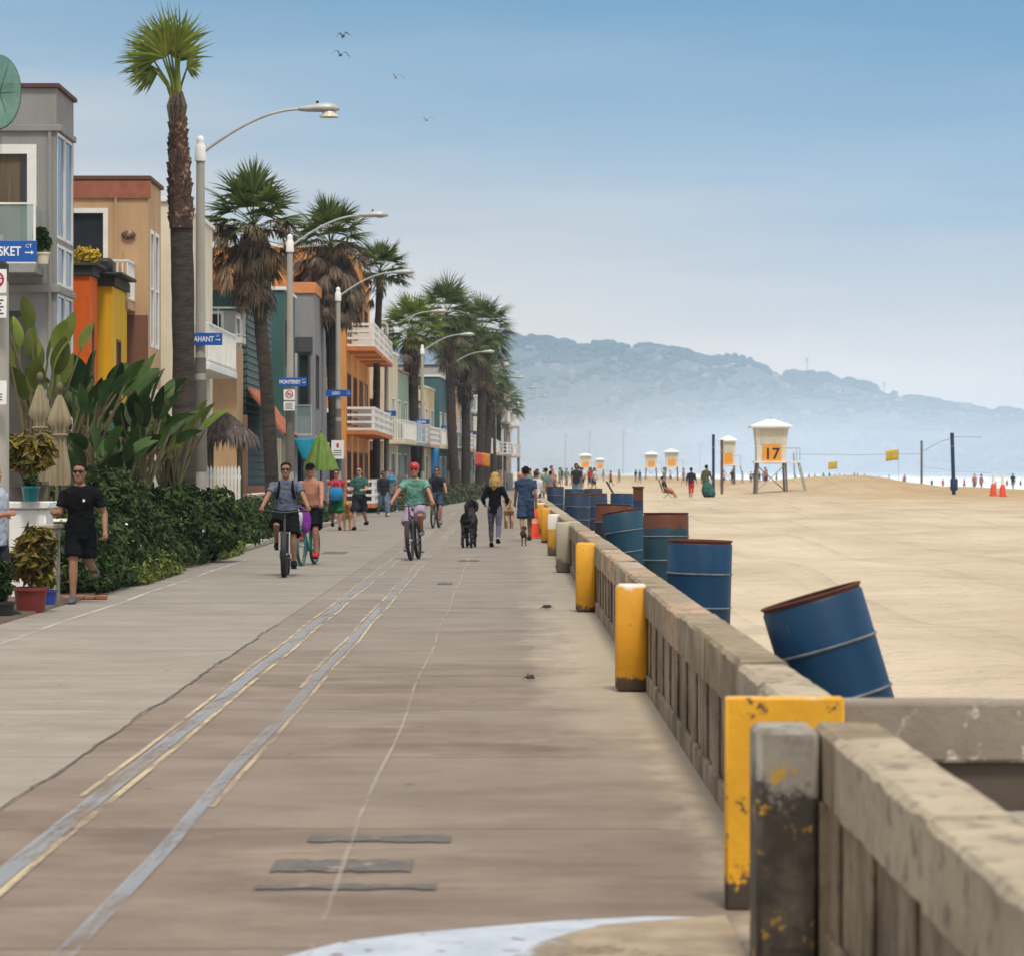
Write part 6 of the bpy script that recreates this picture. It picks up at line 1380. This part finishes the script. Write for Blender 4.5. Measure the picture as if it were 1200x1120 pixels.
# far crowd: a few kinds of figure, copied
kinds = []
for i, (a, b_, s_, nm, ps) in enumerate(((K['red'], K['char'], m_skin, 'red top', walk(15)), (K['white'], K['navy'], m_skinr, 'white top', walk(12, 10, -1)), (K['char'], K['jean'], m_skind, 'dark top', walk(8)), (K['pink'], K['grey'], m_skinl, 'pink top', walk(16, 14)), (None, K['navy'], m_skinr, 'bathing shorts', walk(10, 12, -1)), (K['teal'], K['tan'], m_skin, 'teal top', dict(walk(6), abL=18, abR=18)))):
    t, *_ = person('tiny distant figure in %s' % nm, 0, 0, 0, 1.72, ps, dict(shirt=a, pants=b_, plen=.9, hair=(h_dark, 'short'), skin=s_), vox=.035, lod=1, group='distant figures in '+nm); kinds.append((t, nm, [0]))
rnd = random.Random(17)
def crowd(X, Y, z, where):
    t, nm, c = kinds[rnd.randrange(6)]; lb = 'tiny distant figure in %s %s' % (nm, where)
    gr = 'distant figures in %s %s' % (nm, where)
    if c[0] == 0: t.location = (X, Y, z); t.rotation_euler.z = rnd.uniform(0, 6.2); t['label'] = lb; t['group'] = gr; c[0] = 1; return t
    return dup(t, (X, Y, z), rnd.uniform(0, 6.2), lb, gr, rnd.uniform(.92, 1.04))
for i in range(34): Y = rnd.uniform(135, 330); px = rnd.uniform(600, 700); crowd((px-592)*Y/F+(0 if px > 640 else .5), Y, .1 if px < 640 else .25, 'on the crowded far promenade')
for i in range(16): Y = rnd.uniform(230, 420); px = rnd.uniform(690, 900); X = (px-592)*Y/F; crowd(X, Y, sandz(X, Y), 'on the far sand')
for i in range(36): Y = rnd.uniform(430, 640); px = rnd.uniform(830, 1200)
rr_ = [1167, 1150, 1187, 948, 965, 978, 990, 1001, 1013, 880, 890, 1030, 1042, 1060, 1092, 1105, 1130, 1142, 870, 1005, 984, 972, 955, 1058, 1180, 1196, 910, 932, 1120, 860]
for i, px in enumerate(rr_):
    Y = 300+rnd.uniform(0, 40) if px in (1150, 1187, 1142) else rnd.uniform(400, 560); X = (px-592)*Y/F; crowd(X, Y, max(sandz(X, Y), -1.3)-.1 if X > 60 else sandz(X, Y), 'at the water\'s edge')
# ------------------------------------------------------------------ on the beach
def tower(label, X, Y, z, num, s=1, rz=0):
    t = thing('lifeguard_tower', label, 'lifeguard tower', (X, Y, z), rz, 'lifeguard towers'); t.scale = (s,)*3
    mw = m_white
    for sx in (1, -1):
        for sy in (1, -1): q = MB(); q.tube([V(sx*1.05, sy*1.0, -.4), V(sx*.92, sy*.9, 2.2)], .075, 8); q.build('leg', M('weathered_timber', (.22, .19, .16), (.15, .13, .11), 4, .9), t)
    q = MB(); q.tube([V(-1.0, -.96, .4), V(.93, -.9, 2.1)], .04, 6); q.build('brace', m_metal, t); q = MB(); q.tube([V(1.0, .96, .4), V(-.93, .9, 2.1)], .04, 6); q.build('brace', m_metal, t)
    q = MB(); q.box(-1.15, 1.9, -1.15, 1.15, 2.2, 2.32, .01); q.build('deck', mw, t)
    q = MB(); b0 = (.98, .95); b1 = (1.12, 1.1); zz = [2.321, 3.3, 4.55]; sc = [1, 1.0, 1.14]
    def ring(k, zq, ins=0): return [V(sx*(b0[0]*k-ins), sy*(b0[1]*k-ins), zq) for sx, sy in ((-1, -1), (1, -1), (1, 1), (-1, 1))]
    q.rings([ring(1, 2.321), ring(1.0, 3.3), ring(1.13, 4.55)], True); cb_ = q.build('cabin', M('tower_panel', (.70, .67, .55), (.60, .57, .46), 1, .7), t, False)
    for k, zq, h in ((1.02, 3.28, .07), (1.145, 4.48, .08)): q = MB(); q.rings([ring(k, zq), ring(k, zq+h)], True); q.build('trim', mw, t, False)
    q = MB(); q.add([V(-.75, -.985, 3.42), V(.75, -.985, 3.42), V(.82, -1.07, 4.4), V(-.82, -1.07, 4.4)], [(0, 1, 2, 3)]); q.build('shutter', M('pale_shutter', (.62, .58, .45), (.52, .49, .38), 2, .6), t, False)
    q = MB(); q.rings([[V(sx*1.42, sy*1.36, 4.56) for sx, sy in ((-1, -1), (1, -1), (1, 1), (-1, 1))], [V(sx*1.42, sy*1.36, 4.68) for sx, sy in ((-1, -1), (1, -1), (1, 1), (-1, 1))], [V(sx*.25, sy*.25, 5.12) for sx, sy in ((-1, -1), (1, -1), (1, 1), (-1, 1))]], True); q.build('roof', mw, t, False)
    q = MB(); q.box(-.62, .62, -1.03, -1.0, 2.16, 3.40, .005); bd = q.build('number_board', M('tower_orange', (.80, .33, .02), (.72, .28, .02), 3, .5), t)
    if num: text(num, 1.05, m_blk, bd, (0, -1.035, 2.78), bold=.02)
    q = MB(); q.tube([V(1.85, -.8, 2.3), V(2.5, -.8, -.3)], .045, 6); q.tube([V(1.85, .4, 2.3), V(2.5, .4, -.3)], .045, 6)
    for i in range(7): q.tube([V(1.9+.09*i, -.8, 2.1-.36*i), V(1.9+.09*i, .4, 2.1-.36*i)], .03, 5)
    q.build('ladder', m_metal, t)
    q = MB()
    for y in (-1.1, 1.1): q.tube([V(1.0, y, 3.2), V(1.86, y, 3.2), V(1.86, y, 2.3)], .025, 6)
    q.build('railing', m_metal, t); return t
tower('white lifeguard tower with orange number board 17 on the sand mound', (903-592)*196/F, 196, .12, '17', .95)
tower('smaller lifeguard tower left of number 17, behind a dark pole', (853-592)*285/F, 285, .1, None, .95).scale = (.62, .62, .95)
for px, Y, s_, lb in ((763, 560, 1, 'left of a pair of far hazy lifeguard towers'), (787, 530, 1.05, 'right of a pair of far hazy lifeguard towers'), (686, 560, .95, 'far hazy lifeguard tower above the drums'), (703, 700, .9, 'farthest lifeguard tower, a pale speck above the drums')):
    tower(lb, (px-592)*Y/F, Y, .1, None, s_)
def pole(label, px, Y, z0, ztop, r, mat, lean=0, pad=None, nm='volleyball_post'):
    t = thing(nm, label, 'post', ((px-592)*Y/F, Y, z0)); q = MB(); q.tube([V(0, 0, -.2), V(lean, 0, ztop-z0)], r, 10); q.tube([V(lean, 0, ztop-z0), V(lean, 0, ztop-z0+.03)], r*1.15, 10); q.build('shaft', mat, t)
    if pad:
        q = MB(); q.lathe([(r*1.7, pad[0]), (r*1.9, pad[0]+.05), (r*1.9, pad[1]-.05), (r*1.7, pad[1])], 12, cap=True); q.build('pad', pad[2], t)
    q = MB(); q.torus((lean*.8, 0, (ztop-z0)*.8), r*1.1, .015, 'Z', 12, 5); q.build('hook', m_metal, t); return t
m_navy = M('navy_paint', (.02, .04, .11), (.015, .03, .08), 3, .5)
pole('dark blue post with a backpack bundle and two people at its foot', 836, 178, .15, 1.7+42*178/F, .085, m_navy)
pole('brown wooden post in front of the smaller lifeguard tower', 846, 190, .15, 1.7+36*190/F, .09, M('brown_timber', (.16, .10, .07), (.11, .07, .05), 4, .9), 0, None, 'wooden_post')
pole('slim grey volleyball post, left of the pair at right', 1080, 215, .1, 1.7+35*215/F, .085, M('grey_steel', (.16, .17, .19), (.12, .13, .14), 4, .6))
pole('thick navy volleyball post leaning a little, right of the pair', 1118, 185, .05, 1.7+44*185/F, .12, m_navy, -.12, (.5, 1.2, m_navy))
t = thing('volleyball_net', 'thin net cord strung from the grey volleyball post', 'net', (0, 215, 0))
q = MB(); xg = lambda px: (px-592)*215/F
q.tube([V(xg(1078), 0, 2.9), V(xg(1010), 3, 2.84), V(xg(940), 5, 2.9)], .02, 5); q.tube([V(xg(1082), 0, 3.1), V(xg(1092), -4, 3.7), V(xg(1100), -8, 4.0), V(xg(1114), -14, 3.9)], .02, 5); q.tube([V(xg(1082), 0, 2.0), V(xg(1100), -8, 1.7), V(xg(1116), -25, 1.5)], .012, 5); q.build('cord', m_metal, t)
q = MB(); q.tube([V(xg(940), 5, -.1), V(xg(938), 5, 3.0)], .06, 8); q.build('post', m_metal, t)
m_flag = clo('yellow_cloth', (.72, .52, .02))
flag('yellow warning flag on a pole by the water', (1053-592)*330/F, 330, 1.7+19*330/F, 1.35, 1.1, [m_flag], 4.2, 3, -1, 'flag', 'flag')
flag('smaller yellow flag left of the larger one', (981-592)*420/F, 420, 1.7+7*420/F, 1.2, 1.0, [m_flag], 3.2, 4, -1, 'flag', 'flag')
for px, lb in ((1164, 'left of two orange beach cones near the shore'), (1175, 'right of two orange beach cones near the shore')):
    t = thing('beach_cone', lb, 'cone', ((px-592)*185/F, 185, sandz((px-592)*185/F, 185))); q = MB(); q.lathe([(.26, 0), (.26, .08), (.2, .1), (.16, .6), (.1, .75)], 16, cap=True); q.build('base', m_o, t); q = MB(); q.lathe([(.1, .75), (.07, 1.35), (.02, 1.38)], 14, cap=True); q.build('tip', m_white, t)
# sitter in a beach chair, two standing people, bundle
Y = 172; X = (783-592)*Y/F
t = thing('beach_chair', 'low black beach chair with a person lounging in it', 'chair', (X, Y, .2), R(0))
q = MB(); q.box(-.28, .25, -.27, .27, .30, .34, .01); q.build('seat', K['char'], t)
q = MB(); q.box(-.02, .02, -.27, .27, 0, .75, .01, Matrix.Translation((-.30, 0, .34)) @ Matrix.Rotation(R(-18), 4, 'Y')); q.build('backrest', K['char'], t)
for sx in (-.26, .24):
    for y in (-.25, .25): q = MB(); q.tube([V(sx, y, 0), V(-sx*.4, y, .31)], .018, 6); q.build('leg', m_metal, t)
person('person with orange shorts lounging sideways in the black beach chair', X-.12, Y-.02, R(90), 1.72, dict(pz=.45, lean=-20, thL=82, knL=50, thR=78, knR=66, shL=20, elL=60, shR=10, elR=60), dict(shirt=K['char'], pants=K['orange'], plen=.95, pfit=.03, hair=(h_dark, 'short'), skin=m_skinr, sleeve=.6), z=.2, vox=.02)
person('person in black top and red shorts standing near the dark blue post', (810-592)*173/F, 173, R(160), 1.70, dict(walk(4), away=1), dict(shirt=K['char'], pants=K['red'], plen=1.5, pfit=.01, hair=(h_dark, 'short'), skin=m_skin, sleeve=1.5, w=1.1), z=.17, vox=.02)
person('person in olive top bending over a dark bundle by the blue post', (827-592)*176/F, 176, R(150), 1.86, dict(walk(5), away=1, lean=8), dict(shirt=cloth('olive_cloth', (.12, .11, .05)), pants=K['dgreen'], plen=1.8, pfit=.03, hair=(h_dark, 'short'), skin=m_skin, sleeve=1.5, w=1.1), z=.17, vox=.02)
t = thing('backpack', 'large dark backpack bundle on a red mat by the blue post', 'backpack', ((829-592)*174/F, 174, .16)); q = MB(); q.ell((0, 0, .48), (.34, .25, .48), 16, 10); q.ell((.22, -.05, .3), (.25, .25, .3), 12, 8); fuse(q, 'body', K['dgreen'], t, .03); q = MB(); q.box(-.75, .45, -.4, .3, 0, .06, .02); q.build('mat', K['red'], t)
t = thing('beach_wheelchair', 'reclined dark beach lounger with pink towel beyond the drums', 'lounger', ((735-592)*125/F, 125, .2)); q = MB(); q.box(-.5, .35, -.3, .3, .35, .42, .02); q.build('seat', K['char'], t); q = MB(); q.box(-.03, .03, -.3, .3, 0, .8, .02, Matrix.Translation((-.45, 0, .4)) @ Matrix.Rotation(R(-30), 4, 'Y')); q.build('backrest', K['char'], t); q = MB(); q.box(-.2, .1, -.31, .31, .422, .5, .03); q.build('towel', K['pink'], t)
for sx in (-.4, .3):
    for y in (-.28, .28): q = MB(); q.tube([V(sx, y, 0), V(sx, y, .36)], .02, 6); q.build('leg', m_metal, t)
t.name = 'beach_lounger'
# shore huts and low pale buildings near the foot of the hill
# gulls
def gull(label, px, py, Y, span, roll, bank, mat):
    p = at(px, py, Y); t = thing('gull', label, 'bird', p, R(200)); t.rotation_euler = (R(bank), R(roll), R(200))
    q = MB(); q.rings([[V(r*math.cos(k*PI/5), y, r*.9*math.sin(k*PI/5)) for k in range(10)] for y, r in ((-.24, .012), (-.19, .04), (-.12, .05), (0, .075), (.14, .055), (.24, .02), (.3, .012))])
    for sx in (1, -1):
        L = span/2; pr = [(0, .0, .16, 0), (.35, .03, .17, .14), (.6, -.03, .13, .13), (.85, .05, .07, .02), (1, .12, .01, -.06)]
        a = [V(sx*L*u, y-w/2, z_*1.3) for u, y, w, z_ in pr]; b_ = [V(sx*L*u, y+w/2, z_*1.3) for u, y, w, z_ in pr]; c = [V(sx*L*u, y, z_*1.3+.02) for u, y, w, z_ in pr]
        n = len(pr); q.add(a+b_+c, [(i, i+1, 2*n+i+1, 2*n+i) for i in range(n-1)]+[(2*n+i, 2*n+i+1, n+i+1, n+i) for i in range(n-1)]+[(i+1, i, n+i, n+i+1) for i in range(n-1)])
    q.build('body', mat, t); return t
m_g1 = M('dark_feather', (.05, .05, .055), (.09, .09, .1), 8, .8); m_g2 = M('grey_feather', (.20, .20, .21), (.38, .38, .38), 5, .8)
gull('highest dark gull with raised wings', 402, 43, 150, .75, 10, 10, m_g1); gull('second gull from the top with long spread wings', 399, 65, 150, 1.0, -8, 0, m_g1)
gull('pale grey gull gliding right of the upper two', 464, 91, 170, 1.0, -4, -5, m_g2); gull('lowest faint gull on the far right of the flock', 500, 141, 190, 1.25, 6, -5, m_g2)
# skyline palms and street trees on the headland, far palms at its foot
far_palms = [(945, 443, 445, 27, 4480), (1036, 460, 463, 18, 4480), (903, 436, 432, 10, 4480)]
for i, (px, fy, _, hp, Y) in enumerate(far_palms+[(662, 548, 0, 45, 2600), (690, 548, 0, 48, 2700), (730, 548, 0, 50, 2500), (820, 548, 0, 34, 2800)]):
    x = (px-592)*Y/F; z = hillz(x, Y)-2 if Y > 3400 else -.3; h = hp*Y/F
    t = thing('distant_palm', ['tall lone palm standing on the headland skyline', 'second skyline palm farther right on the headland', 'short palm on the skyline over tower 17'][i] if i < 3 else 'faint hazy palm at the foot of the headland', 'palm tree', (x, Y, z), 0, None if i < 3 else 'faint palms before the headland')
    q = MB(); q.tube([V(0, 0, 0), V(h*.02, 0, h)], [h*.014+.15, h*.010+.12], 6); q.build('trunk', m_bark, t)
    q = MB(); rnd = random.Random(i)
    for k in range(26): a = k*2.4; e_ = rnd.uniform(-.6, .9); d = V(math.cos(a)*math.cos(e_), math.sin(a)*math.cos(e_), math.sin(e_)); strip_leaf(q, V(h*.02, 0, h), d, d.cross(V(0, .1, 1)).normalized(), V(0, 0, 1), h*.16+1, .5+h*.012, .7, 3)
    q.build('crown', m_palm, t, False)
